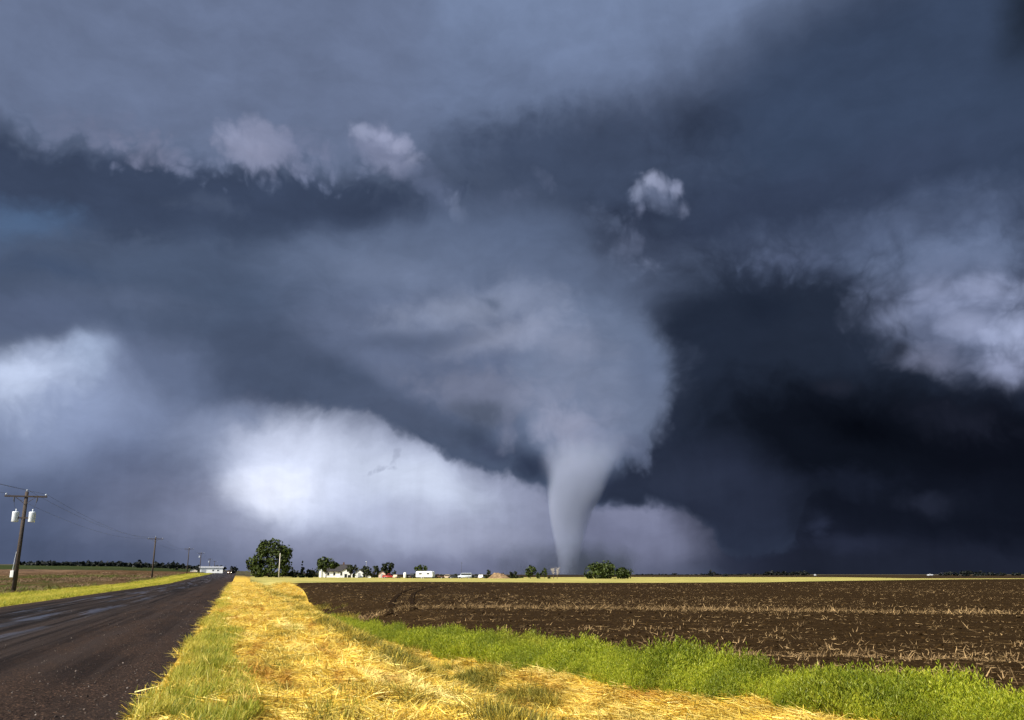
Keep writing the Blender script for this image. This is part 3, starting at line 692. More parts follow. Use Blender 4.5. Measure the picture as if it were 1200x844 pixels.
# ------------------------------------------------------------------ tornado
def build_tornado():
    D = 1150.0
    cx, cy = polar(3.66, D)
    gx = Vector((cy, -cx)).normalized()                  # sideways axis, to the right as seen from the road
    # elevation (deg), left and right edge (deg of azimuth from the foot)
    prof = TORNADO_PROFILE
    root = thing('tornado', 'pale grey funnel tornado touching the ground beneath the storm cloud', 'tornado', (cx, cy, 0))
    NS = 64; V_, zs = [], []
    fine = np.linspace(0, len(prof) - 1, 60)
    P = np.array(prof)
    ks = np.arange(len(prof))
    El = np.interp(fine, ks, P[:, 0]); L = np.interp(fine, ks, P[:, 1]); Rr = np.interp(fine, ks, P[:, 2])
    for i in range(len(fine)):
        z = D * math.tan(R(El[i])) + 1.6
        a, b = D * math.tan(R(L[i])), D * math.tan(R(Rr[i]))
        c, r = (a + b) / 2, (b - a) / 2
        for k in range(NS):
            t = 2 * math.pi * k / NS
            w = 1 + .10 * float(fbm(3 + k / NS * 6 + z * .012, z * .012, 3)) * min(1, i / 20)
            ox, oy = r * math.cos(t) * w, r * math.sin(t) * w
            V_.append((gx.x * (c + ox) - gx.y * oy, gx.y * (c + ox) + gx.x * oy, z))
    V_ = np.array(V_); n = len(fine)
    F = [(i * NS + k, i * NS + (k + 1) % NS, (i + 1) * NS + (k + 1) % NS, (i + 1) * NS + k) for i in range(n - 1) for k in range(NS)]
    F.append(tuple(range(NS - 1, -1, -1))); F.append(tuple((n - 1) * NS + k for k in range(NS)))
    m, g = mat_new('condensation')
    pos = g.node('ShaderNodeTexCoord').outputs['Object']
    x, y, z = g.xyz(pos)
    top = V_[:, 2].max()
    sw = g.noise(g.vec(g.m('MULTIPLY', x, .020), g.m('MULTIPLY', y, .020), g.m('MULTIPLY', z, .008)), 1.0, 4, .6, 1.0)
    side = g.vm('DOT_PRODUCT', pos, (gx.x, gx.y, 0)); deep = g.vm('DOT_PRODUCT', pos, (-gx.y, gx.x, 0))
    zn = g.m('DIVIDE', z, float(top))
    def curve(vals, lo, hi):
        fc = g.node('ShaderNodeFloatCurve'); cv = fc.mapping.curves[0]
        zz = [math.tan(R(q[0])) * D / float(top) for q in prof]
        pts = [(a, (b - lo) / (hi - lo)) for a, b in zip(zz, vals)]
        cv.points[0].location = (0, pts[0][1]); cv.points[1].location = (1, pts[-1][1])
        for q in pts[1:-1]: cv.points.new(*q)
        fc.mapping.update(); g.put(fc.inputs['Value'], zn)
        return g.m('MULTIPLY_ADD', fc.outputs[0], hi - lo, lo)
    cc = curve([D * (math.tan(R(q[1])) + math.tan(R(q[2]))) / 2 for q in prof], -100, 150)
    rr_ = curve([D * (math.tan(R(q[2])) - math.tan(R(q[1]))) / 2 for q in prof], 0, 200)
    rn = g.m('DIVIDE', g.vm('LENGTH', g.vec(g.m('SUBTRACT', side, cc), deep)), rr_)
    rn = g.m('MULTIPLY_ADD', g.m('SUBTRACT', sw, .5), .35, rn)
    soft = g.ramp(zn, .45, .85, .80, .1)
    fade = g.ramp(g.m('MULTIPLY_ADD', g.m('SUBTRACT', sw, .5), 90, z), top * .48, top * .88, 1.0, 0.0)
    fade = g.m('MULTIPLY', fade, g.ramp(rn, 1.0, soft))
    den = g.m('MULTIPLY', g.m('MULTIPLY', fade, g.ramp(sw, .30, .70, .45, 1.2)), TOR_DENSITY)
    low = g.ramp(z, 0, 90, .55, 1.0)
    den = g.m('MULTIPLY', den, low)
    pv = g.node('ShaderNodeVolumePrincipled')
    g.put(pv.inputs['Color'], TOR_COLOR); g.put(pv.inputs['Density'], den)
    pv.inputs['Anisotropy'].default_value = 0.0
    o = g.node('ShaderNodeOutputMaterial'); g.l.new(pv.outputs[0], o.inputs['Volume'])
    m.cycles.volume_step_rate = 1.0
    mesh_np('funnel', V_, F, m, root, smooth=True)
    # low skirt of dust round the foot
    m2, g = mat_new('dust')
    pos = g.node('ShaderNodeTexCoord').outputs['Object']
    x, y, z = g.xyz(pos)
    nz = g.noise(pos, .022, 4, .6)
    hz = g.ramp(z, 4, 52, 1, 0)
    rr = g.vm('LENGTH', g.vm('MULTIPLY', pos, (1 / 108, 1 / 108, 0)))
    den = g.m('MULTIPLY', g.m('MULTIPLY', g.ramp(nz, .42, .66), hz), g.m('MULTIPLY', g.ramp(rr, 1, .45), .032))
    pv = g.node('ShaderNodeVolumePrincipled'); g.put(pv.inputs['Color'], (.10, .12, .17)); g.put(pv.inputs['Density'], den)
    o = g.node('ShaderNodeOutputMaterial'); g.l.new(pv.outputs[0], o.inputs['Volume'])
    vs, fs = [], []
    rings = [(104, 0), (112, 10), (100, 26), (76, 42), (36, 54)]
    for r, zz in rings:
        for k in range(28):
            t = 2 * math.pi * k / 28; w = 1 + .12 * math.sin(3 * t + zz) + .07 * math.sin(7 * t)
            vs.append((r * w * math.cos(t), r * w * math.sin(t), zz))
    for i in range(len(rings) - 1):
        for k in range(28): fs.append((i * 28 + k, i * 28 + (k + 1) % 28, (i + 1) * 28 + (k + 1) % 28, (i + 1) * 28 + k))
    fs.append(tuple(range(27, -1, -1))); fs.append(tuple(4 * 28 + k for k in range(28)))
    mesh_np('dust_skirt', vs, fs, m2, root, smooth=True)
TOR_DENSITY = .062
TOR_COLOR = (.515, .57, .735)
TORNADO_PROFILE = [(0.0, -0.67, 0.654), (0.43, -0.72, 0.718), (0.97, -0.769, 0.811), (1.785, -0.898, 1.021), (2.605, -1.056, 1.232), (3.43, -1.215, 1.501), (3.983, -1.321, 1.709), (4.537, -1.372, 2.085), (5.372, -1.421, 2.555), (6.211, -1.469, 2.942), (6.885, -1.577, 3.327), (7.449, -1.829, 3.851), (8.184, -2.397, 4.55), (9.035, -2.969, 5.256), (10.171, -3.66, 5.976)
]
build_tornado()

# ------------------------------------------------------------------ trees
def crown_np(lobes, n, size, seed, hollow=.55):
    rs = np.random.RandomState(seed)
    w = np.array([l[3] * l[4] * l[5] for l in lobes]) ** .67; w = w / w.sum()
    nc = max(10, n // 22)                                   # leaf clumps at the branch ends
    ci = rs.choice(len(lobes), nc, p=w)
    cd = rs.normal(size=(nc, 3)); cd /= np.linalg.norm(cd, axis=1)[:, None]
    own = rs.randint(0, nc, n); own[rs.rand(n) < .12] = 0
    idx = ci[own]
    Lb = np.array(lobes)[idx]
    d = cd[own] + rs.normal(size=(n, 3)) * .26; d /= np.linalg.norm(d, axis=1)[:, None]
    cr_ = (hollow + (1.12 - hollow) * rs.rand(nc) ** .7)
    r = cr_[own] * (.86 + .2 * rs.rand(n))
    bump = 1 + .38 * fbm(d[:, 0] * 2.2 + Lb[:, 0] * .7 + seed, d[:, 2] * 2.2 + d[:, 1] * 1.7 + Lb[:, 2], 3)
    c = Lb[:, :3] + d * Lb[:, 3:] * (r * bump)[:, None]
    # leaf clumps: four-cornered, leaning outwards, droopy
    nrm = d + rs.normal(size=(n, 3)) * .7; nrm /= np.linalg.norm(nrm, axis=1)[:, None]
    a = np.cross(nrm, rs.normal(size=(n, 3))); a /= np.linalg.norm(a, axis=1)[:, None]
    b = np.cross(nrm, a)
    s = size * (.6 + .8 * rs.rand(n))[:, None]
    asp = (.55 + .45 * rs.rand(n))[:, None]
    q = np.stack([c - a * s, c - b * s * asp + nrm * s * .15, c + a * s, c + b * s * asp - nrm * s * .2], 1)
    return q.reshape(-1, 3), np.arange(n * 4).reshape(-1, 4)
def tree(name, label, cat, loc, h, hw, kind='round', leaf='leaves', n=900, size=.35, seed=1, trunk_h=None, group=None, lobes=None, bark='bark'):
    rs = random.Random(seed)
    t = thing(name, label, cat, loc, 0, group)
    th = trunk_h if trunk_h is not None else h * .22
    if lobes is None:
        if kind == 'round':
            lobes = [(0, 0, th + (h - th) * .48, hw * .78, hw * .75, (h - th) * .5)]
            for k in range(7):
                a = k * 2 * math.pi / 7 + rs.random(); rr = hw * (.38 + .2 * rs.random())
                lobes.append((rr * math.cos(a), rr * math.sin(a), th + (h - th) * (.28 + .45 * rs.random()), hw * (.38 + .15 * rs.random()), hw * .42, (h - th) * (.24 + .1 * rs.random())))
        elif kind == 'bush':
            lobes = [((rs.random() - .5) * hw, (rs.random() - .5) * hw, h * (.35 + .2 * rs.random()), hw * (.5 + .2 * rs.random()), hw * .55, h * (.38 + .12 * rs.random())) for k in range(5)]
        else:   # conical
            lobes = [(0, 0, h * (.15 + .2 * k), hw * (1 - .19 * k), hw * (1 - .19 * k), h * .14) for k in range(5)]
    bm = bmesh.new()
    r0 = max(.06, h * .022)
    tube(bm, [(0, 0, -.2), (.05 * h * .1, 0, th * .6), (0, .02 * h, th * 1.2), (.03 * h, 0, h * .7)], [r0 * 1.25, r0, r0 * .8, r0 * .3], 7)
    for k in range(6):
        l = lobes[k % len(lobes)]
        tube(bm, [(0, 0, th * (.8 + .15 * (k % 3))), (l[0] * .5, l[1] * .5, (th + l[2]) * .5), (l[0], l[1], l[2])], [r0 * .5, r0 * .35, r0 * .12], 5)
    bm_obj('trunk', bm, MATS[bark], t, True)
    q, f = crown_np(lobes, n, size, seed)
    q[:, 2] = np.maximum(q[:, 2], .05)
    mesh_np('crown', q, f, MATS[leaf], t)
    return t
def place(az, d): 
    x, y = polar(az, d); return (x, y, gz(x, y))

# trees round the farm
BIG = [(-4.6, 0, 4.6, 2.7, 2.8, 2.6), (-1.6, 0, 9.2, 2.9, 3.0, 2.8), (1.2, 0, 10.0, 2.6, 2.8, 2.4), (4.2, .4, 8.0, 2.7, 3.0, 2.6), (-2.6, .5, 6.4, 3.2, 3.4, 2.8), (2.4, 0, 5.8, 3.4, 3.4, 3.0), (5.0, 0, 4.2, 2.2, 2.6, 2.8), (-2.8, -1, 2.3, 3.6, 3.2, 2.2), (2.6, -1, 2.4, 4.2, 3.2, 2.3), (-5.6, 0, 2.6, 1.6, 1.8, 1.8)]
tree('broadleaf_tree', 'biggest tree in view, tall and dark green at the road beside a pale pole', 'tree', place(-15.4, 300), 12.4, 7.2, leaf='leaves', n=6500, size=.36, seed=11, lobes=BIG)
GF = 'farmstead trees'
tree('shrub', 'low dark shrub just right of the biggest tree', 'shrub', place(-13.95, 302), 2.6, 1.8, 'bush', 'dark_leaves', 260, .28, 21, .3, GF)
tree('conifer_tree', 'small narrow pointed tree between two low shrubs', 'tree', place(-13.4, 303), 5.2, 1.35, 'cone', 'dark_leaves', 420, .26, 22, .5, GF)
tree('shrub', 'wide low dark shrub left of the farmhouse tree', 'shrub', place(-12.85, 304), 3.5, 2.2, 'bush', 'dark_leaves', 380, .28, 23, .3, GF)
tree('broadleaf_tree', 'round dark tree standing over the left end of the white farmhouse', 'tree', place(-11.9, 312), 7.3, 4.0, 'round', 'leaves', 1500, .34, 24, 2.2, GF)
tree('broadleaf_tree', 'dark tree between the white farmhouse and the small white shed', 'tree', place(-10.35, 326), 5.2, 2.4, 'round', 'dark_leaves', 700, .3, 25, 1.4, GF)
tree('broadleaf_tree', 'spindly dark tree right against the small white shed', 'tree', place(-9.35, 322), 4.2, 1.7, 'round', 'dark_leaves', 520, .27, 26, .8, GF)
tree('broadleaf_tree', 'low leafy tree in front of the peach shed on its left side', 'tree', place(-8.85, 324), 4.6, 1.9, 'round', 'dark_leaves', 560, .28, 27, .8, GF)
tree('broadleaf_tree', 'round dark tree behind the peach shed and red pickup', 'tree', place(-8.05, 338), 6.0, 3.0, 'round', 'dark_leaves', 1000, .32, 28, 1.2, GF)
tree('broadleaf_tree', 'flat topped tree rising behind the white camper trailer', 'tree', place(-5.85, 345), 5.2, 3.1, 'round', 'leaves', 800, .32, 29, 1.8, GF)
tree('bush', 'small bush at the right end of the parked vehicles', 'bush', place(-1.62, 300), 2.9, 1.4, 'bush', 'dark_leaves', 300, .25, 30, .3, GF)
tree('bush', 'tiny dark bush on the crest behind the dirt mound', 'bush', place(-.55, 312), 2.6, 1.1, 'bush', 'dark_leaves', 180, .22, 31, .3, GF)
tree('bush', 'dark bush at the right end of the dirt mound', 'bush', place(.1, 300), 2.9, 1.8, 'bush', 'dark_leaves', 420, .26, 32, .3, GF)
tree('broadleaf_tree', 'small tree on a visible trunk left of the tornado foot', 'tree', place(1.2, 290), 4.3, 2.1, 'round', 'leaves', 760, .26, 33, 1.0, GF)
tree('bush', 'pale green shrub between two small trees left of the tornado foot', 'bush', place(1.68, 288), 2.2, 1.0, 'bush', 'leaves', 220, .22, 34, .2, GF)
tree('broadleaf_tree', 'smaller slim tree closer to the tornado foot, next to a shrub', 'tree', place(2.1, 291), 3.3, 1.25, 'round', 'leaves', 360, .24, 35, .8, GF)
tree('bush', 'very small dark bush in the grass left of the bare tree', 'bush', place(2.42, 284), 1.1, .7, 'bush', 'dark_leaves', 110, .2, 36, .1, GF)
tree('bush', 'large dark round bush right of the tornado foot', 'bush', place(5.85, 281), 5.5, 5.2, 'bush', 'leaves', 2600, .32, 37, .5, GF)
tree('bush', 'smaller green bush adjoining the large dark one on its right', 'bush', place(7.3, 280), 4.1, 3.3, 'bush', 'leaves', 1400, .28, 38, .4, GF)
GD = 'dark trees along the far road end'
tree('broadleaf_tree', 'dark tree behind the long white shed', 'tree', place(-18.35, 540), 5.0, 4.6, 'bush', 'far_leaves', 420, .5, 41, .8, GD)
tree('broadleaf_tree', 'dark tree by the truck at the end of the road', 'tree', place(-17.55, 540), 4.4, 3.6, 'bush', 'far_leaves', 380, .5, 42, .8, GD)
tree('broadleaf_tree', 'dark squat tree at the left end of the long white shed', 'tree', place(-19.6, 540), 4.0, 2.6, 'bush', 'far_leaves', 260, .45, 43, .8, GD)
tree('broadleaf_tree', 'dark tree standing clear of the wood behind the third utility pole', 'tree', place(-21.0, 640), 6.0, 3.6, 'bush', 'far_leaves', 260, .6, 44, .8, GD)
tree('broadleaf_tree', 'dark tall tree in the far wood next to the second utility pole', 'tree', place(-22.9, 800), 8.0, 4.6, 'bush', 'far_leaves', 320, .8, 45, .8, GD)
GR = 'lone dark trees on the far right fields'
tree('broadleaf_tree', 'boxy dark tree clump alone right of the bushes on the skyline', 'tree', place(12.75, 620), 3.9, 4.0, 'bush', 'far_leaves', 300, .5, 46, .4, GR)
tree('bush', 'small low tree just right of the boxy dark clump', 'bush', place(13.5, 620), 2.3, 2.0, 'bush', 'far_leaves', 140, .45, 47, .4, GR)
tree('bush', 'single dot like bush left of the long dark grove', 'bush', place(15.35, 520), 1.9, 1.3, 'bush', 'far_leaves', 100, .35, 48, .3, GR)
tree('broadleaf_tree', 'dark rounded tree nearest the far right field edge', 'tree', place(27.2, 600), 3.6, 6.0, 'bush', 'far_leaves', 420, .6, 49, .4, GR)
# far woods that read as one mass
def wood(label, items, seed, n_each, size, leaf='far_leaves', kind='stuff'):
    rs = random.Random(seed); Q, Fq, off = [], [], 0
    for k, (az, d, h, hw) in enumerate(items):
        x, y, z = place(az, d)
        lobes = [((rs.random() - .5) * hw * 1.2, (rs.random() - .5) * hw, h * (.35 + .25 * rs.random()), hw * .6, hw * .6, h * .42) for _ in range(3)]
        q, f = crown_np(lobes, n_each, size, seed + k, .2)
        q = q + np.array([x, y, z - .3]); Q.append(q); Fq.append(f + off); off += len(q)
    o = mesh_np('distant_wood', np.concatenate(Q), np.concatenate(Fq), MATS[leaf])
    tag(o, label, 'wood', None, kind)
rs = random.Random(5)
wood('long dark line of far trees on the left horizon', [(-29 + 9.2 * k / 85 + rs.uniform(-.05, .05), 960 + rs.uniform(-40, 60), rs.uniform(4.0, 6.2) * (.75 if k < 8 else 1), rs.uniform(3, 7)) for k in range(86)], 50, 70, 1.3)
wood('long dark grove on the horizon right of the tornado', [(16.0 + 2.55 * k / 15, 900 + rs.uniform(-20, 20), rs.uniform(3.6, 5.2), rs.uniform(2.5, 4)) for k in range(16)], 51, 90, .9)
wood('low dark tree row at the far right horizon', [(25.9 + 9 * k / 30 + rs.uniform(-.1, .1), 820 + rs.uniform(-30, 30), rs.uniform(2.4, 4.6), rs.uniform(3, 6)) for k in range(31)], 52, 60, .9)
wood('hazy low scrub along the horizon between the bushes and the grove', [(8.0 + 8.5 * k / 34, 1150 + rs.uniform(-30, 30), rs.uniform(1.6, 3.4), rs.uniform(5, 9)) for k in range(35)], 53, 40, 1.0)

wood('dark unkempt growth filling the gaps between the farm trees and sheds', [(-14.3 + 6.6 * k / 40 + rs.uniform(-.06, .06), 350 + rs.uniform(-6, 14), rs.uniform(1.8, 4.2), rs.uniform(1.2, 2.4)) for k in range(41)], 54, 110, .34, 'dark_leaves')
wood('low dark hedge behind the row of parked vehicles', [(-6.9 + 7.6 * k / 52 + rs.uniform(-.06, .06), 322 + rs.uniform(-4, 10), rs.uniform(.9, 2.2), rs.uniform(.8, 1.8)) for k in range(53)], 55, 70, .28, 'dark_leaves')
def dead_tree():
    t = thing('bare_tree', 'pale bare tree with two trunks in front of the tornado foot', 'tree', place(2.82, 284))
    rs = random.Random(9)
    for s, ox in ((0, -.55), (1, .5)):
        bm = bmesh.new(); tube(bm, [(ox, 0, -.1), (ox * 1.1, 0, .9), (ox * 1.3, .1, 1.9), (ox * 1.6, 0, 3.0)], [.15, .12, .09, .05], 6)
        bm_obj('trunk', bm, MATS['bark'], t)
        bm = bmesh.new()
        for k in range(34):
            z = rs.uniform(1.4, 3.2); a = rs.uniform(0, 6.28); l = rs.uniform(.4, 1.0)
            p = Vector((ox * (1 + .2 * z), 0, z)); q = p + Vector((math.cos(a) * l, math.sin(a) * l, rs.uniform(.1, .8)))
            tube(bm, [p, (p + q) / 2 + Vector((0, 0, .08)), q], [.045, .035, .015], 4, False)
            tube(bm, [(p + q) / 2, (p + q) / 2 + Vector((rs.uniform(-.4, .4), rs.uniform(-.4, .4), .45))], [.03, .012], 4, False)
        bm_obj('branches', bm, MATS['dead_wood'], t)
dead_tree()

# ------------------------------------------------------------------ farm buildings
def wall_gable(bm, x0, x1, y0, y1, h, ridge): prism(bm, [(x0, 0), (x1, 0), (x1, h), ((x0 + x1) / 2, ridge), (x0, h)], y0, y1, 'y')
def roof_pair(bm, x0, x1, y0, y1, h, ridge, over=.25, th=.14):
    xm = (x0 + x1) / 2; sl = (ridge - h) / (xm - x0)
    for s in (-1, 1):
        e = xm + s * (x1 - xm + over); ze = h - over * sl
        prism(bm, [(e, ze + .02), (xm, ridge + .02), (xm, ridge + th + .02), (e, ze + th + .02)], y0 - over, y1 + over, 'y')
def part_box(name, parent, mat, *b, bev=0.0):
    bm = bmesh.new(); box(bm, *b, bev); return bm_obj(name, bm, MATS[mat], parent)
def window(parent, x, z, w, h, y):
    f = part_box('window', parent, 'white_paint', x - w / 2, x + w / 2, y - .06, y - .002, z, z + h)
    part_box('pane', f, 'dark_opening', x - w / 2 + .08, x + w / 2 - .08, y - .075, y - .062, z + .08, z + h - .08)
    return f
def farmhouse():
    az = -11.15
    t = thing('farmhouse', 'long white farmhouse with a dark roof, partly behind a round tree', 'house', place(az, 332), R(-az))
    bm = bmesh.new(); box(bm, -5.2, 4.2, 0, 6.5, -.3, 2.5)
    # ridge along the front
    prism(bm, [(0.01, 2.5), (3.25, 4.75), (6.49, 2.5)], -5.2, 4.2, 'x'); bm_obj('wall', bm, MATS['white_paint'], t)
    bm = bmesh.new()
    for s in (-1, 1):
        prism(bm, [(3.25 + s * 3.7, 2.27), (3.25, 4.80), (3.25, 4.98), (3.25 + s * 3.7, 2.43)], -5.5, 4.5, 'x')
    r = bm_obj('roof', bm, MATS['dark_roof'], t)
    part_box('chimney', r, 'brown_paint', 1.6, 2.2, 3.0, 3.6, 4.4, 5.7)
    # front gable wing
    bm = bmesh.new(); wall_gable(bm, .2, 5.2, -2.6, .6, 2.0, 3.3); g_ = bm_obj('gable_wing', bm, MATS['white_paint'], t)
    bm = bmesh.new(); roof_pair(bm, .2, 5.2, -2.6, .6, 2.0, 3.3); bm_obj('wing_roof', bm, MATS['dark_roof'], g_)
    window(t, 1.1, .9, .8, 1.4, -2.6)
    d = part_box('garage_door', t, 'dark_opening', 2.3, 3.2, -2.64, -2.605, 0, 1.5); 
    part_box('garage_door', t, 'dark_opening', 3.5, 4.5, -2.64, -2.605, 0, 1.1)
    window(t, -1.4, .9, .9, 1.2, 0); window(t, -3.6, .9, .9, 1.2, 0)
    part_box('porch_post', t, 'white_paint', -6.3, -6.0, -.3, 0, 0, 3.6)
    bm = bmesh.new(); box(bm, -6.9, -5.25, 0, 3, -.3, 2.7); bm_obj('side_room', bm, MATS['white_paint'], t)
farmhouse()
def shed(label, az, d, w, dep, h, ridge, wm, door=True):
    t = thing('shed', label, 'shed', place(az, d), R(-az))
    bm = bmesh.new(); wall_gable(bm, -w / 2, w / 2, 0, dep, h, ridge); bm_obj('wall', bm, MATS[wm], t)
    bm = bmesh.new(); roof_pair(bm, -w / 2, w / 2, 0, dep, h, ridge); bm_obj('roof', bm, MATS['dark_roof'], t)
    if door: part_box('door', t, 'galvanised', -.45, .45, -.04, -.003, 0, min(1.9, h - .1))
    return t
shed('small white gabled shed right of the farmhouse', -9.83, 330, 2.9, 4.5, 2.0, 3.1, 'white_paint')
shed('little white hutch in front of the gap beside the white shed', -9.2, 318, 1.4, 1.6, .7, 1.1, 'white_paint', False)
shed('peach coloured shed in front of a round dark tree', -8.38, 333, 2.5, 3.5, 1.7, 2.6, 'peach_paint')
shed('tiny pale shed alone on the skyline at the end of the long dark grove', 18.95, 880, 2.2, 3, 1.3, 2.0, 'galvanised')
def long_shed():
    az = -18.85
    x, y, z = place(az, 500)
    t = thing('long_shed', 'long low white metal shed beside the far end of the road', 'shed', (x, y, z), R(-az))
    bm = bmesh.new(); box(bm, -6, 6, 0, 7, -.5, 2.6); bm_obj('wall', bm, MATS['white_paint'], t)
    bm = bmesh.new()
    prism(bm, [(-.35, 2.56), (3.5, 3.35), (3.5, 3.5), (-.35, 2.72)], -6.3, 6.3, 'x'); prism(bm, [(7.35, 2.56), (3.5, 3.36), (3.5, 3.51), (7.35, 2.72)], -6.3, 6.3, 'x')
    bm_obj('roof', bm, MATS['galvanised'], t)
    part_box('door', t, 'galvanised', -5, -2.5, -.05, -.004, 0, 2.2)
    for q in (1.0, 3.5): window(t, q, 1.0, 1.0, .8, 0)
long_shed()
shed('small pale hut left of the long white shed', -19.85, 500, 3.6, 3, 1.1, 1.8, 'cream_paint', False)
def mound():
    x, y, z = place(-.85, 297)
    vs, fs = [], []
    for i in range(13):
        for k in range(24):
            t = 2 * math.pi * k / 24; r = i / 12
            hx, hy = 4.6 * r * math.cos(t), 3.2 * r * math.sin(t)
            zz = 1.75 * (1 - r * r) ** 1.2 * (1 + .9 * float(fbm(hx * .55 + 3, hy * .55, 4))) - .1
            vs.append((hx, hy, zz))
    for i in range(12):
        for k in range(24): fs.append((i * 24 + k, (i + 1) * 24 + k, (i + 1) * 24 + (k + 1) % 24, i * 24 + (k + 1) % 24))
    m, g = mat_new('dirt')
    p = g.node('ShaderNodeTexCoord').outputs['Object']; f = g.noise(p, 1.2, 5, .65)
    finish(g, g.mix(g.ramp(f, .35, .65), (.12, .075, .04), (.27, .18, .10)), .95, f, .2)
    o = mesh_np('dirt_mound', vs, fs, m, smooth=True); o.location = (x, y, z)
    tag(o, 'low reddish tan dirt mound beside a dark bush', 'mound')
mound()

# ------------------------------------------------------------------ vehicles
def wheel(parent, x, y, r, w=.24):
    bm = bmesh.new(); tube(bm, [(x, y - w / 2, r), (x, y + w / 2, r)], r, 14); wl = bm_obj('wheel', bm, MATS['tyre_rubber'], parent)
    bm = bmesh.new(); tube(bm, [(x, y - w / 2 - .012, r), (x, y + w / 2 + .012, r)], r * .58, 10); bm_obj('rim', bm, MATS['galvanised'], wl)
def vehicle(name, label, cat, loc, rz, L, W, H, paint, kind='car', lights=False, group=None):
    """length along local x, front at +x"""
    t = thing(name, label, cat, loc, rz, group)
    wr = .34; g0 = .28; hb = H * .56
    if kind == 'car': prof = [(-L / 2, g0), (L / 2, g0), (L / 2, hb * .82), (L * .46, hb * .92), (L * .2, hb), (-L * .45, hb), (-L / 2, hb * .88)]
    else: prof = [(-L / 2, g0 + .12), (L / 2, g0), (L / 2, hb * .9), (L * .47, hb), (-L / 2, hb)]
    bm = bmesh.new(); prism(bm, prof, -W / 2, W / 2, 'y')
    bmesh.ops.bevel(bm, geom=bm.edges[:], offset=.06, segments=2, affect='EDGES'); bm_obj('body', bm, MATS[paint], t, True)
    if kind == 'car': cab = [(-L * .40, hb - .02), (L * .2, hb - .02), (L * .06, H), (-L * .30, H)]
    elif kind == 'van': cab = [(-L * .49, hb - .02), (L * .34, hb - .02), (L * .24, H), (-L * .48, H)]
    else: cab = [(-L * .10, hb - .02), (L * .22, hb - .02), (L * .12, H), (-L * .07, H)]
    bm = bmesh.new(); prism(bm, cab, -W * .44, W * .44, 'y'); bmesh.ops.bevel(bm, geom=bm.edges[:], offset=.05, segments=1, affect='EDGES'); bm_obj('cabin', bm, MATS[paint], t)
    (x0, z0), (x1, _), (x2, z1), (x3, _) = cab
    k0, k1 = .22, .86
    lp = lambda a, b, k: a + (b - a) * k
    sp = [(lp(x0, x3, k0) + .12, lp(z0, z1, k0)), (lp(x1, x2, k0) - .12, lp(z0, z1, k0)), (lp(x1, x2, k1) - .1, lp(z0, z1, k1)), (lp(x0, x3, k1) + .1, lp(z0, z1, k1))]
    for s in (-1, 1):
        bm = bmesh.new(); prism(bm, sp, s * W * .44 - .012, s * W * .44 + .012, 'y'); bm_obj('side_window', bm, MATS['dark_opening'], t)
    bm = bmesh.new()
    ws = [(lp(x1, x2, .12) + .015, lp(z0, z1, .12)), (lp(x1, x2, .9) + .015, lp(z0, z1, .9)), (lp(x1, x2, .9) - .03, lp(z0, z1, .9)), (lp(x1, x2, .12) - .03, lp(z0, z1, .12))]
    prism(bm, ws, -W * .38, W * .38, 'y'); bm_obj('windscreen', bm, MATS['dark_opening'], t)
    if kind == 'pickup':
        for s in (-1, 1): part_box('bed_side', t, paint, -L * .48, -L * .1, s * W * .46 - .04, s * W * .46 + .04, hb - .02, hb + .28)
    for x in (-L * .31, L * .31):
        for s in (-1, 1): wheel(t, x, s * (W / 2 - .08), wr)
    for s in (-1, 1):
        part_box('headlight', t, 'lamp_glow' if lights else 'porcelain', L / 2 - .02, L / 2 + .03, s * W * .34 - .14, s * W * .34 + .14, hb * .68, hb * .68 + .18)
        part_box('tail_light', t, 'red_paint', -L / 2 - .02, -L / 2 + .02, s * W * .38 - .1, s * W * .38 + .1, hb * .6, hb * .6 + .22)
    return t
m, g = mat_new('lamp_glow'); e = g.node('ShaderNodeEmission'); e.inputs[0].default_value = (1, .86, .62, 1); e.inputs[1].default_value = 5
o = g.node('ShaderNodeOutputMaterial'); g.l.new(e.outputs[0], o.inputs[0]); MATS['lamp_glow'] = m
GV = 'vehicles parked by the farm'
vehicle('pickup_truck', 'red pickup parked in front of the peach shed', 'pickup', place(-7.95, 318), R(10), 4.6, 1.9, 1.75, 'red_paint', 'pickup', False, GV)
vehicle('car', 'small cream car standing right of the red pickup', 'car', place(-7.45, 318), R(75), 4.0, 1.7, 1.35, 'tan_paint', 'car', False, GV)
vehicle('pickup_truck', 'dark pickup left of the white camper trailer', 'pickup', place(-6.42, 314), R(60), 4.8, 1.9, 1.85, 'dark_paint', 'pickup', False, GV)
vehicle('pickup_truck', 'dark brown pickup just right of the white camper trailer', 'pickup', place(-4.85, 312), R(8), 4.8, 1.9, 1.7, 'brown_paint', 'pickup', False, GV)
vehicle('car', 'tan car second from the camper in the row', 'car', place(-4.25, 313), R(172), 4.2, 1.75, 1.4, 'tan_paint', 'car', False, GV)
vehicle('car', 'dark low car between the tan car and the silver van', 'car', place(-3.72, 311), R(5), 4.4, 1.8, 1.35, 'dark_paint', 'car', False, GV)
vehicle('van', 'pale silver blue van beneath the thin mast', 'van', place(-3.05, 311), R(176), 4.9, 1.9, 2.0, 'silver_paint', 'van', False, GV)
vehicle('pickup_truck', 'black pickup right of the silver blue van', 'pickup', place(-2.35, 312), R(4), 4.6, 1.85, 1.7, 'dark_paint', 'pickup', False, GV)
vehicle('car', 'white small car beside the bush at the end of the row', 'car', place(-1.98, 309), R(80), 3.8, 1.7, 1.4, 'white_paint', 'car', False, GV)
rx, ry = uv2xy(425, -3.3)
vehicle('pickup_truck', 'dark pickup with its headlights on, coming along the road', 'pickup', (rx, ry, gz(rx, ry) + .08), R(90 + 17.3 + 180), 5.2, 2.0, 1.95, 'brown_paint', 'pickup', True)
wx, wy, wz = place(25.35, 800)
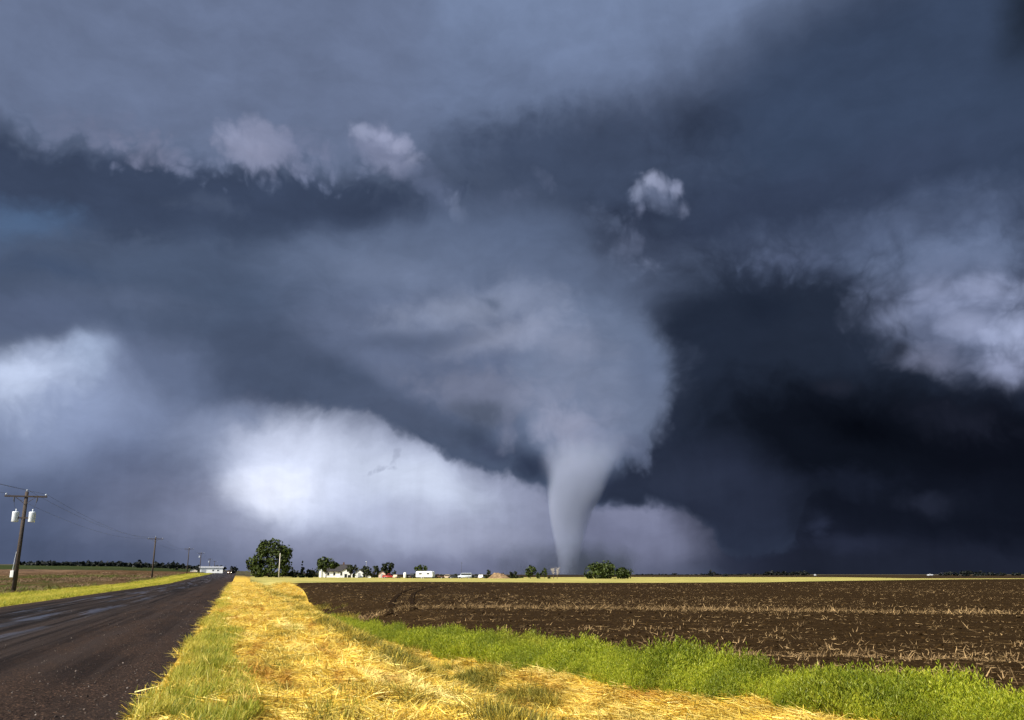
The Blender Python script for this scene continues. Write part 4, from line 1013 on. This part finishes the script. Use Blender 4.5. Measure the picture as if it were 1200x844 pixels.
vehicle('pickup_truck', 'pale pickup raising dust on the far right field', 'pickup', (wx, wy, wz + .25), R(150), 4.8, 1.9, 1.8, 'galvanised', 'pickup')
def camper():
    az = -5.6
    t = thing('camper_trailer', 'white camper trailer parked before a flat topped tree', 'trailer', place(az, 311), R(-az - 24))
    prof = [(-3.2, .55), (3.1, .55), (3.2, 1.0), (3.0, 2.35), (2.6, 2.62), (-2.9, 2.62), (-3.2, 2.3)]
    bm = bmesh.new(); prism(bm, prof, -1.2, 1.2, 'y'); bmesh.ops.bevel(bm, geom=bm.edges[:], offset=.1, segments=2, affect='EDGES')
    bm_obj('body', bm, MATS['white_paint'], t, False)
    part_box('stripe', t, 'galvanised', -3.0, 3.0, -1.215, -1.202, .9, 1.15)
    for x in (-2.0, .9): 
        f = part_box('window', t, 'galvanised', x, x + 1.2, -1.22, -1.203, 1.45, 2.05); part_box('pane', f, 'dark_opening', x + .07, x + 1.13, -1.235, -1.222, 1.52, 1.98)
    part_box('door', t, 'cream_paint', -.5, .3, -1.225, -1.203, .65, 2.2)
    for s in (-1, 1): wheel(t, -.2, s * 1.05, .34); wheel(t, -1.0, s * 1.05, .34)
    bm = bmesh.new(); tube(bm, [(3.1, -.7, .5), (4.3, 0, .5)], .05, 6); tube(bm, [(3.1, .7, .5), (4.3, 0, .5)], .05, 6); bm_obj('hitch', bm, MATS['dark_paint'], t)
camper()
def tank():
    t = thing('fuel_tank', 'white upright tank left of the dark pickup', 'tank', place(-6.92, 312))
    bm = bmesh.new(); tube(bm, [(0, 0, .3), (0, 0, .45), (0, 0, 2.0), (0, 0, 2.2)], [.42, .5, .5, .3], 14); bm_obj('tank_body', bm, MATS['white_paint'], t, True)
    for k in range(3):
        a = k * 2.094; bm = bmesh.new(); tube(bm, [(.4 * math.cos(a), .4 * math.sin(a), -.1), (.4 * math.cos(a), .4 * math.sin(a), .5)], .04, 6); bm_obj('leg', bm, MATS['galvanised'], t)
tank()
# dust behind the pickup on the right
m, g = mat_new('dust_plume')
p = g.node('ShaderNodeTexCoord').outputs['Object']; x, y, z = g.xyz(p)
pv = g.node('ShaderNodeVolumePrincipled'); g.put(pv.inputs['Color'], (.55, .55, .6))
g.put(pv.inputs['Density'], g.m('MULTIPLY', g.ramp(g.noise(p, .5, 3, .6), .35, .7), .05))
o = g.node('ShaderNodeOutputMaterial'); g.l.new(pv.outputs[0], o.inputs['Volume'])
bm = bmesh.new(); tube(bm, [(2.5, 0, .5), (6, 0, 1.0), (11, .5, 1.9), (14, .5, 2.6)], [.4, .9, 1.3, .5], 10)
o = bm_obj('dust_plume', bm, m); o.location = (wx, wy, wz + .3); o.rotation_euler = (0, 0, R(-8)); tag(o, 'thin pale dust trailing behind the far pickup', 'dust', None, 'stuff')

# ------------------------------------------------------------------ poles and wires
POLES = []
ROADDIR = R(17.3)
def utility_pole(label, u, v, h, transformers=(), meter=False, cap=True, arm=3.4):
    x, y = uv2xy(u, v); z = gz(x, y)
    t = thing('utility_pole', label, 'utility pole', (x, y, z), ROADDIR, 'utility poles along the left side of the road')
    bm = bmesh.new(); tube(bm, [(0, 0, -.4), (0, 0, h * .5), (0, 0, h)], [.20, .18, .15], 12); bm_obj('shaft', bm, MATS['pole_wood'], t, True)
    za = h - .45
    part_box('crossarm', t, 'pole_wood', -arm / 2, arm / 2, -.21, -.115, za - .07, za + .07, bev=.01)
    pts = []
    for sx in (-arm / 2 + .12, arm / 2 - .12, 0):
        zz = za + .07 if sx else h
        bm = bmesh.new(); tube(bm, [(sx, -.165 if sx else 0, zz - .01), (sx, -.165 if sx else 0, zz + .06), (sx, -.165 if sx else 0, zz + .08), (sx, -.165 if sx else 0, zz + .16), (sx, -.165 if sx else 0, zz + .19)], [.03, .03, .085, .075, .03], 8)
        bm_obj('insulator', bm, MATS['porcelain'], t, True); pts.append((sx, -.165 if sx else 0, zz + .17))
    for s in (-1, 1):
        bm = bmesh.new(); tube(bm, [(s * .85, -.225, za - .04), (s * .13, -.225, za - .62)], .022, 6); bm_obj('brace', bm, MATS['pole_wood'], t)
    for s in transformers:
        tz = h - 2.75; tx = s * .68
        bm = bmesh.new(); tube(bm, [(tx, 0, tz), (tx, 0, tz + .03), (tx, 0, tz + .82), (tx, 0, tz + .9), (tx, 0, tz + .93)], [.27, .29, .29, .30, .2], 16); tr = bm_obj('transformer', bm, MATS['transformer_paint'], t, True)
        bm = bmesh.new(); tube(bm, [(tx, 0, tz + .92), (tx, 0, tz + 1.1), (tx, 0, tz + 1.18)], [.05, .06, .03], 8); bm_obj('bushing', bm, MATS['porcelain'], tr)
        bm = bmesh.new(); box(bm, min(tx, 0) if s > 0 else tx, tx if s > 0 else 0, -.16, -.10, tz + .3, tz + .42); bm_obj('bracket', bm, MATS['pole_wood'], tr)
        bm = bmesh.new(); tube(bm, [(s * .95, -.165, za - .07), (s * .95, -.165, za - .3), (s * .90, -.165, za - .55)], [.05, .06, .03], 8); bm_obj('fuse_cutout', bm, MATS['wire_metal'], t)
        bm = bmesh.new(); tube(bm, [(s * .9, -.165, za - .5), (s * .8, -.1, za - 1.0), (tx, 0, tz + 1.15)], .012, 5); bm_obj('lead_wire', bm, MATS['wire_metal'], t)
    if meter:
        b = part_box('meter_box', t, 'white_paint', -.42, -.15, -.26, .0, 1.35, 1.95, bev=.02)
        bm = bmesh.new(); tube(bm, [(-.28, -.13, 1.96), (-.2, -.13, 3.2), (-.155, -.13, 3.6)], .03, 6); bm_obj('conduit', bm, MATS['galvanised'], t)
    c, s_ = math.cos(ROADDIR), math.sin(ROADDIR)
    POLES.append([(x + a * c - b * s_, y + a * s_ + b * c, z + d) for a, b, d in pts])
utility_pole('nearest utility pole with a white transformer on each side and a meter box', 89, -19.0, 9.0, (-1, 1), True, arm=3.5)
utility_pole('second utility pole along the road, bare crossarm and no transformer', 221, -18.9, 9.6)
utility_pole('third utility pole along the road, bare crossarm, before the far wood', 375, -19.2, 10.2)
utility_pole('fourth utility pole, far off, with one bright transformer', 492, -19.0, 10.4, (-1,))
utility_pole('fifth utility pole near the long white shed, small with one bright transformer', 655, -19.0, 9.0, (-1,))
utility_pole('farthest utility pole, barely visible above the long white shed', 790, -19.0, 8.6)
def wire(a, b, sag, label):
    pts = [Vector(a).lerp(Vector(b), k / 24) - Vector((0, 0, sag * 4 * (k / 24) * (1 - k / 24))) for k in range(25)]
    bm = bmesh.new(); tube(bm, pts, .010, 5); o = bm_obj('power_wire', bm, MATS['wire_metal'])
    tag(o, label, 'wire', 'power wires strung along the poles')
SIDE = ('left', 'right', 'middle')
ux, uy = uv2xy(-38, -19.2); c, s_ = math.cos(ROADDIR), math.sin(ROADDIR)
start = [(ux + a * c, uy + a * s_, 9.3 + (0 if a else .5)) for a in (-1.63, 1.63, 0)]
ORD = ('nearest', 'second', 'third', 'fourth', 'fifth', 'farthest')
prev = start
for i, pp in enumerate(POLES):
    for k in range(3):
        lab = ('%s wire running out of the picture from the nearest pole' % SIDE[k]) if i == 0 else ('%s wire between the %s and the %s pole' % (SIDE[k], ORD[i - 1], ORD[i]))
        wire(prev[k], pp[k], 1.4 if i else 1.6, lab)
    prev = pp
def plain_pole():
    x, y, z = place(-14.8, 285)
    t = thing('wooden_pole', 'plain pale pole without crossarm in front of the biggest tree', 'pole', (x, y, z))
    bm = bmesh.new(); tube(bm, [(0, 0, -.3), (0, 0, 4), (0, 0, 7.6)], [.17, .15, .12], 10); bm_obj('shaft', bm, MATS['pale_wood'], t, True)
    bm = bmesh.new(); tube(bm, [(0, 0, 7.6), (0, 0, 7.72)], [.13, .05], 10); bm_obj('cap', bm, MATS['galvanised'], t)
plain_pole()
def yard_light():
    x, y, z = place(-9.4, 338)
    t = thing('yard_light', 'thin yard light pole behind the white shed', 'lamp post', (x, y, z))
    bm = bmesh.new(); tube(bm, [(0, 0, 0), (0, 0, 5.9)], [.09, .06], 8); bm_obj('shaft', bm, MATS['galvanised'], t)
    bm = bmesh.new(); tube(bm, [(0, 0, 5.85), (0, -.3, 6.1), (0, -.8, 6.15)], .05, 6); bm_obj('arm', bm, MATS['galvanised'], t)
    bm = bmesh.new(); tube(bm, [(0, -.8, 6.2), (0, -.8, 6.1), (0, -.8, 5.95)], [.12, .28, .2], 10); bm_obj('lamp_head', bm, MATS['porcelain'], t)
yard_light()
def mast():
    x, y, z = place(-3.28, 326)
    t = thing('antenna_mast', 'thin dark antenna mast above the silver blue van', 'mast', (x, y, z))
    bm = bmesh.new(); tube(bm, [(0, 0, 0), (0, 0, 6.0)], [.08, .035], 6); bm_obj('shaft', bm, MATS['wire_metal'], t)
    bm = bmesh.new(); tube(bm, [(-.5, 0, 5.5), (.5, 0, 5.5)], .02, 5); tube(bm, [(-.3, 0, 5.8), (.3, 0, 5.8)], .02, 5); bm_obj('aerial', bm, MATS['wire_metal'], t)
mast()

# ------------------------------------------------------------------ grass, straw, weeds, stubble and gravel (stuff)
def blades(n, spread, length, width, lean, seed, bend=.5, segs=2, lift=0.0):
    """a tuft of tapering blades; lean 0 = upright, 1 = lying flat"""
    rs = np.random.RandomState(seed); Q = []; F = []; off = 0
    for i in range(n):
        a = rs.rand() * 6.283; r = spread * math.sqrt(rs.rand()); b = np.array([r * math.cos(a), r * math.sin(a), -.01 + lift * rs.rand()])
        az = rs.rand() * 6.283; le = (lean[0] + (lean[1] - lean[0]) * rs.rand()) * math.pi / 2
        L = length * (.55 + .6 * rs.rand()); w = width * (.7 + .6 * rs.rand())
        side = np.array([-math.sin(az), math.cos(az), .0]); tw = rs.rand() * 6.28
        p = b.copy(); pts = []
        for k in range(segs + 1):
            f = k / segs
            ww = w * (1 - .75 * f)
            s2 = side if lean[0] < .6 else side * math.cos(tw) + np.array([0, 0, 1]) * math.sin(tw)
            pts += [p - s2 * ww / 2, p + s2 * ww / 2]
            l2 = min(math.pi * .56, le + bend * f)
            p = p + np.array([math.cos(az) * math.sin(l2), math.sin(az) * math.sin(l2), math.cos(l2)]) * L / segs
        Q += pts
        for k in range(segs): F.append((off + 2 * k, off + 2 * k + 1, off + 2 * k + 3, off + 2 * k + 2))
        off += len(pts)
    return np.array(Q), np.array(F)
def source(name, q, f, mat):
    me = bpy.data.meshes.new(name)
    me.from_pydata([tuple(map(float, p)) for p in q], [], [tuple(map(int, t)) for t in f]); me.update()
    me.materials.append(mat)
    return bpy.data.objects.new(name, me)
def scatter(name, label, pts, rot, scl, idx, sources):
    """one object: plants set on points over the ground"""
    me = bpy.data.meshes.new(name)
    me.vertices.add(len(pts)); me.vertices.foreach_set('co', np.asarray(pts, np.float32).ravel())
    me.attributes.new('rot', 'FLOAT_VECTOR', 'POINT').data.foreach_set('vector', np.asarray(rot, np.float32).ravel())
    me.attributes.new('scl', 'FLOAT_VECTOR', 'POINT').data.foreach_set('vector', np.asarray(scl, np.float32).ravel())
    me.attributes.new('pick', 'INT', 'POINT').data.foreach_set('value', np.asarray(idx, np.int32))
    o = link(bpy.data.objects.new(name, me))
    ng = bpy.data.node_groups.new(name + '_scatter', 'GeometryNodeTree')
    ng.interface.new_socket('Geometry', in_out='INPUT', socket_type='NodeSocketGeometry')
    ng.interface.new_socket('Geometry', in_out='OUTPUT', socket_type='NodeSocketGeometry')
    N, Lk = ng.nodes, ng.links
    gi = N.new('NodeGroupInput'); go = N.new('NodeGroupOutput')
    ip = N.new('GeometryNodeInstanceOnPoints'); gt = N.new('GeometryNodeGeometryToInstance')
    for s in reversed(sources):
        oi = N.new('GeometryNodeObjectInfo'); oi.inputs['Object'].default_value = s; oi.inputs['As Instance'].default_value = False
        Lk.new(oi.outputs['Geometry'], gt.inputs[0])
    def attr(n, t):
        a = N.new('GeometryNodeInputNamedAttribute'); a.data_type = t; a.inputs[0].default_value = n
        return a.outputs['Attribute']
    er = N.new('FunctionNodeEulerToRotation')
    Lk.new(attr('rot', 'FLOAT_VECTOR'), er.inputs[0])
    Lk.new(gi.outputs[0], ip.inputs['Points']); Lk.new(gt.outputs[0], ip.inputs['Instance'])
    ip.inputs['Pick Instance'].default_value = True
    Lk.new(attr('pick', 'INT'), ip.inputs['Instance Index']); Lk.new(er.outputs[0], ip.inputs['Rotation']); Lk.new(attr('scl', 'FLOAT_VECTOR'), ip.inputs['Scale'])
    Lk.new(ip.outputs[0], go.inputs[0])
    md = o.modifiers.new('scatter', 'NODES'); md.node_group = ng
    return tag(o, label, name.replace('_', ' '), None, 'stuff')
RS = np.random.RandomState(77)
def log_u(n, a, b, p=1.0):
    """more points near the camera"""
    t = RS.rand(n)
    if abs(p - 1) < 1e-3: return a * (b / a) ** t
    k = 1 - p
    return (a ** k + t * (b ** k - a ** k)) ** (1 / k)
def on_ground(u, v, dz=0.0):
    x, y = uv2xy(u, v); return np.stack([x, y, hgt(x, y) + dz], -1)
def rots(n, tilt=.12, az=None):
    r = RS.normal(size=(n, 3)) * tilt; r[:, 2] = RS.rand(n) * 6.283 if az is None else az; return r
def scales(n, u=None, lo=.75, hi=1.25, grow=90.0, zmul=1.0):
    s = lo + (hi - lo) * RS.rand(n)
    z = s * zmul
    if u is not None: s = s * (1 + np.maximum(u, 0) / grow)
    return np.stack([s, s, z], -1)
def weed_line(u, inner=True): return np.interp(u, WEED_U, WEED_V0 if inner else WEED_V1)
blade_mat('straw', [(.56, .33, .04), (.74, .50, .06), (.84, .63, .11), (.90, .76, .28)], .5, .12, .8, ((.36, .25, .035), .5, ((.92, .78, .30), .6, .9, .52), ((.42, .20, .025), .8, 1.3, .53), ((.26, .25, .025), .6, .8, .58)))
blade_mat('straw_brown', [(.16, .10, .015), (.30, .22, .03), (.46, .34, .06)], .6, .25, .8, ((.13, .15, .015), .8))
blade_mat('green_grass', [(.13, .16, .010), (.25, .28, .015), (.42, .40, .04), (.58, .48, .09)], .5, .35, .7, ((.12, .17, .018), .5))
blade_mat('yellow_grass', [(.36, .33, .04), (.54, .46, .07), (.68, .57, .13)], .5, .35, .5, ((.26, .29, .03), .5))
blade_mat('weed_leaves', [(.13, .175, .008), (.26, .31, .012), (.37, .40, .022), (.48, .47, .05)], .5, .35, .9, ((.08, .12, .008), .6, ((.40, .36, .04), .6, .6, .55)))
blade_mat('ditch_grass', [(.07, .065, .010), (.18, .15, .016), (.36, .27, .03), (.58, .42, .06)], .6, .2, .8, ((.06, .08, .008), .6))
blade_mat('stalks', [(.10, .062, .026), (.22, .14, .06), (.38, .255, .115)], .7, .1)
blade_mat('stone', [(.015, .011, .009), (.035, .025, .02), (.07, .048, .036), (.20, .17, .15)], .8, 0)
blade_mat('straw_dull', [(.06, .03, .015), (.15, .09, .05), (.30, .20, .12)], .7, .15)
blade_mat('grass_dull', [(.05, .07, .012), (.10, .13, .02), (.18, .19, .04)], .6, .25)
def rank_gate(u, v):
    """where rank grass stands on the ditch crest and floor"""
    c = np.exp(-((v - 2.95 - .25 * fbm(u * .15, u * 0, 3)) / .30) ** 2) * (fbm(u * .35 + 30, u * 0 + 5, 4) > .0)
    f = np.exp(-((v - 5.0) / .75) ** 2) * (fbm(u * .30 + 51, v * .9, 4) > .16)
    return np.maximum(c, f)
# straw mat: short broken stems lying every way, rucked into wads
src = [source('straw_tuft', *blades(30, .16, .19, .010, (.84, 1.03), 100 + k, .05, 1, .08), MATS['straw']) for k in range(3)]
src += [source('straw_tuft', *blades(24, .12, .16, .009, (.5, .98), 110 + k, .3, 2, .05), MATS['straw']) for k in range(2)]
src += [source('straw_tuft', *blades(24, .12, .20, .009, (.25, .85), 120, .5, 2), MATS['straw_brown'])]
n = 95000
u = log_u(n, 5.5, 170, 1.35); v = RS.uniform(-1.0, 9.0, n)
lim = np.where(u < 50, weed_line(u) + .25, np.interp(u, [50, 55, 75, 100, 145, 170], [4.9, 5.0, 5.6, 7.0, 8.4, 9]))
edge = -.90 + .25 * fbm(u * .9, v * 0 + 3, 3)
bare = fbm(u * .7 + 40, v * 1.6 + 9, 4)
thin = v < .12 + .5 * fbm(u * .35, v * 0 + 2.0, 3) - np.clip(u - 14, 0, 60) * .012
keep = (v < lim) & (v > edge + .05) & (bare > -.36) & ((~thin) | (RS.rand(n) < .25)) & ((rank_gate(u, v) < .5) | (RS.rand(n) < .25))
u, v, bare = u[keep], v[keep], bare[keep]
n = len(u)
pk = RS.choice([0, 1, 2, 3, 4], n)
crest = 1.4 * np.exp(-((v - 3.25) / .28) ** 2) + .9 * np.exp(-((v - 5.2) / .7) ** 2)      # rougher, unmown tufts on the ditch bank
brown = RS.rand(n) < np.clip(.02 + .55 * crest * np.clip(fbm(u * .45 + 5, v * 1.4, 4) * 3.5 - .1, 0, 1) + .35 * (bare < -.26), 0, 1)
pk[brown] = 5
sc = scales(n, u, .7, 1.35, 55)
wad = 1 + 1.1 * fbm(u * 1.3 + 60, v * 2.2 + 9, 3)
sc[:, 2] *= .75 * np.clip(wad, .4, 1.6)
sc[brown, 2] *= np.where(v[brown] < 4.4, 1.35, 1.5)
dz = np.clip(.06 * fbm(u * 1.3 + 60, v * 2.2 + 9, 3), -.01, .05)
scatter('straw', 'golden cut straw matted over the verge and ditch', on_ground(u, v, dz), rots(n, .14), sc, pk, src)
# rank olive tufts along the ditch crest and on its floor
src = [source('ditch_tuft', *blades(26, .13, .30, .010, (.05, .55), 200 + k, .6, 3), MATS['ditch_grass']) for k in range(3)]
n = 60000
u = log_u(n, 7, 120, 1.2); v = RS.uniform(2.2, 6.8, n)
gate = RS.rand(n) < rank_gate(u, v) * .6
u, v = u[gate], v[gate]; n = len(u)
scatter('ditch_grass', 'olive tufts of rank grass along the ditch beside the verge', on_ground(u, v, -.02), rots(n, .15), scales(n, u, .6, 1.2, 70), RS.randint(0, 3, n), src)
# green strip at the asphalt and left verge
src = [source('grass_tuft', *blades(22, .09, .20, .009, (.02, .6), 130 + k, .5, 3), MATS['green_grass']) for k in range(3)]
src += [source('grass_tuft', *blades(16, .08, .23, .008, (.05, .5), 140, .6, 3), MATS['yellow_grass'])]
n = 16000
u = log_u(n, 5, 140, 1.4); v = RS.uniform(-1.1, 1.5, n)
hi = .12 + .5 * fbm(u * .35, v * 0 + 2.0, 3) - np.clip(u - 14, 0, 60) * .012
lo = -.84 + .30 * fbm(u * .9, v * 0 + 3, 3)
gap = fbm(u * .8 + 3, v * 1.5, 3)
keep = (v < hi) & (v > lo) & (gap > -.25)
u, v, hi, lo = u[keep], v[keep], hi[keep], lo[keep]; n = len(u)
pk = RS.randint(0, 3, n); pk[(RS.rand(n) < np.where(v < lo + .25, .75, .18)) | (RS.rand(n) < np.clip((u - 18) / 50, 0, .8))] = 3
# scattered green tufts in the straw
n2 = 1500
u2 = log_u(n2, 7, 80, 1.3); v2 = RS.uniform(.6, 6.2, n2)
k2 = fbm(u2 * .3 + 11, v2 * .9 + 4, 4) + .25 * np.exp(-((v2 - 3.4) / .35) ** 2) > .30
u = np.concatenate([u, u2[k2]]); v = np.concatenate([v, v2[k2]]); pk = np.concatenate([pk, RS.randint(0, 4, k2.sum())])
n = len(u)
scatter('verge_grass', 'green grass strip growing along the right edge of the asphalt', on_ground(u, v, .01), rots(n, .12), scales(n, u, .7, 1.3, 90), pk, src)
n = 24000
u = log_u(n, 22, 430, 1.2); v = RS.uniform(-18.6, -11.35, n)
keep = (v < -11.45 + .3 * fbm(u * .5, v * 0, 3)) & (RS.rand(n) < np.where(v > -15.5, 1, .45))
u, v = u[keep], v[keep]; n = len(u)
pk = np.where(RS.rand(n) < np.where(v < -13.5, .9, .35), 3, RS.randint(0, 3, n))
pk[(v < -15.8) & (RS.rand(n) < .6)] = 0
scatter('roadside_grass', 'yellow green grass strip along the left edge of the road', on_ground(u, v, 0), rots(n, .12), scales(n, u, .9, 1.5, 70), pk, src)
# weeds between straw and field
def weed(seed):
    rs = np.random.RandomState(seed); Q = []; F = []; off = 0
    for s in range(12):
        a = rs.rand() * 6.283; le = .15 + .55 * rs.rand(); H = .31 * (.40 + .75 * rs.rand())
        d = np.array([math.cos(a) * math.sin(le), math.sin(a) * math.sin(le), math.cos(le)])
        b = np.array([rs.normal() * .04, rs.normal() * .04, 0])
        for k in range(22):
            f = .08 + .92 * k / 21; p = b + d * H * f
            az = rs.rand() * 6.283; up = .45 + .8 * rs.rand()
            l = (.058 - .025 * f) * (.7 + .6 * rs.rand()); w = .0045
            dr = np.array([math.cos(az) * (1.1 - up * .6), math.sin(az) * (1.1 - up * .6), up]); dr /= np.linalg.norm(dr)
            sd = np.cross(dr, rs.normal(size=3)); sd /= np.linalg.norm(sd)
            Q += [p, p + dr * l * .5 + sd * w, p + dr * l, p + dr * l * .5 - sd * w]; F.append((off, off + 1, off + 2, off + 3)); off += 4
    return np.array(Q), np.array(F)
src = [source('weed_plant', *weed(150 + k), MATS['weed_leaves']) for k in range(4)]
n = 13000
u = log_u(n, 3, 56, 1.0); t = RS.rand(n)
clump = fbm(u * .9, t * 1.5 + 6, 3)
lo = weed_line(u) + .16 * fbm(u * .8, u * 0 + 1, 3); hi = weed_line(u, False) + .25 * fbm(u * .8, u * 0 + 8, 3)
v = lo + (hi - lo) * t
keep = (clump > -.30)
u, v, clump = u[keep], v[keep], clump[keep]; n = len(u)
sc = scales(n, None, .65, 1.2) * (1 + .9 * clump)[:, None]; sc[:, 2] *= 1.15
sc = sc * np.interp(u, [30, 56], [1, .7])[:, None]
scatter('weeds', 'bright green bushy weeds along the edge of the ploughed field', on_ground(u, v, 0), rots(n, .1), sc, RS.randint(0, 4, n), src)
# corn stubble on the field
def stalks(n, L, lean, seed, spread=.12):
    q, f = blades(n, spread, L, .022, lean, seed, 0.02, 1); return q, f
src = [source('stubble_clump', *stalks(4, .20, (.15, .6), 160), MATS['stalks']), source('stubble_clump', *stalks(5, .24, (.9, 1.0), 161, .3), MATS['stalks']), source('stubble_clump', *stalks(3, .34, (.35, .8), 162), MATS['stalks']), source('stubble_clump', *stalks(6, .12, (.85, 1.0), 163, .35), MATS['stalks'])]
e1 = np.array([math.sin(R(108)), math.cos(R(108))]); e2 = np.array([-e1[1], e1[0]])
n = 130000
ROW = .76
r = log_u(n, 11, 190, 1.15); az = RS.uniform(-14, 40, n)
x = r * np.sin(np.radians(az)); y = r * np.cos(np.radians(az))
b = np.round((x * e2[0] + y * e2[1]) / ROW)
a = x * e1[0] + y * e1[1]
rowden = np.clip(.10 + 1.0 * _h[(b.astype(int)) % 256, 7] ** 4, .03, 1)
bright = np.exp(-((b * ROW - 39.2) / .8) ** 2) * np.clip(.75 + fbm(a * .1, a * 0, 3), 0, 1)       # the tall standing row
bright2 = np.exp(-((b * ROW - 28.0) / .5) ** 2) * (fbm(a * .3, a * 0 + 3, 3) > .1)
keep = RS.rand(n) < np.clip(rowden * (.6 + fbm(x * .08, y * .08, 3)) + 2.5 * bright + .5 * bright2 * (x > 15), 0, 1)
off = b * ROW + RS.normal(size=n) * .07
xx = a * e1[0] + off * e2[0]; yy = a * e1[1] + off * e2[1]
azn = np.degrees(np.arctan2(xx, yy)); rr = np.hypot(xx, yy)
keep &= (rr > np.interp(azn, *zip(*FIELD_NEAR)) + .5) & (rr < np.interp(azn, *zip(*FIELD_FAR)) - 1)
xx, yy, rr, bright, bright2 = xx[keep], yy[keep], rr[keep], bright[keep], bright2[keep]; n = len(xx)
pk = RS.choice([0, 1, 3, 3], n); pk[bright > .35] = RS.choice([0, 2, 2], (bright > .35).sum()); pk[bright2 > .5] = 2
z = hgt(xx, yy) + .07 + .00035 * rr + .045 * fbm(xx * 1.1, yy * 1.1, 5) * np.clip(1.5 - rr / 80, 0, 1)
s = scales(n, rr, .35, .85, 130) * (1 + .8 * bright + .5 * bright2)[:, None]
scatter('corn_stubble', 'pale broken corn stubble in rows on the dark soil', np.stack([xx, yy, z - .01], -1), rots(n, .15), s, pk, src)
# soil clods
def rock(seed, r=.5):
    rs = np.random.RandomState(seed); bm = bmesh.new(); bmesh.ops.create_icosphere(bm, subdivisions=1, radius=r)
    for q in bm.verts: q.co *= .6 + .7 * rs.rand(); q.co.z *= .6
    Q = np.array([q.co[:] for q in bm.verts]); F = np.array([[w.index for w in f.verts] for f in bm.faces]); bm.free(); return Q, F
m, g = mat_new('clod'); oi = g.node('ShaderNodeObjectInfo')
finish(g, g.mix(oi.outputs['Random'], (.009, .005, .002), (.042, .024, .009)), .95, None, .02); MATS['clod'] = m
src = [source('soil_clod', *rock(170 + k), MATS['clod']) for k in range(3)]
n = 9000
r = log_u(n, 11, 75, 1.1); az = RS.uniform(-13.5, 38, n); x = r * np.sin(np.radians(az)); y = r * np.cos(np.radians(az))
keep = (r > np.interp(az, *zip(*FIELD_NEAR)) + .2) & (r < np.interp(az, *zip(*FIELD_FAR)))
x, y, r = x[keep], y[keep], r[keep]; n = len(x)
z = hgt(x, y) + .07 + .00035 * r + .045 * fbm(x * 1.1, y * 1.1, 5) * np.clip(1.5 - r / 80, 0, 1)
s = (.02 + .08 * RS.rand(n) ** 4) * (1 + r / 60)
scatter('soil_clods', 'dark clods of turned soil on the ploughed field', np.stack([x, y, z], -1), rots(n, .6), np.stack([s, s, s], -1), RS.randint(0, 3, n), src)
# loose gravel on the asphalt
src = [source('gravel_stone', *rock(180 + k), MATS['stone']) for k in range(3)]
n = 2600
u = log_u(n, 6, 60, 1.3); v = np.where(RS.rand(n) < .75, -.9 - np.abs(RS.normal(size=n)) * 1.6, RS.uniform(-9, -1, n))
keep = (v > -10.5); u, v = u[keep], v[keep]; n = len(u)
s = .010 + .026 * RS.rand(n) ** 5
s = s * (1 + u / 60)
scatter('gravel', 'loose gravel scattered along the right side of the road', on_ground(u, v, .012), rots(n, .6), np.stack([s, s, s], -1), RS.randint(0, 3, n), src)

# dry clumps on the field to the left
src = [source('dry_clump', *blades(14, .25, .34, .022, (.2, .9), 190 + k, .4, 2), MATS['straw_dull']) for k in range(2)]
src += [source('dry_clump', *blades(14, .22, .36, .02, (.1, .6), 195, .5, 2), MATS['grass_dull'])]
n = 22000
u = log_u(n, 30, 330, 1.1); v = -18.4 - np.abs(RS.normal(size=n)) * 26
patch = fbm(u * .03 + 4, v * .09, 4) + .5 * fbm(u * .2, v * .4, 3)
keep = patch > .0
u, v, patch = u[keep], v[keep], patch[keep]; n = len(u)
pk = RS.randint(0, 2, n)
gr = (v > -58) & (v < -24) & (u > 90) & (u < 260) & (fbm(u * .02 + 9, v * .08, 3) > -.05)
pk[gr & (RS.rand(n) < .75)] = 2
pk[(v > -20.5) & (RS.rand(n) < .5)] = 2
scatter('dry_stubble', 'dry brown stubble clumps on the field left of the road', on_ground(u, v, .05), rots(n, .15), scales(n, u, .6, 1.3, 90), pk, src)
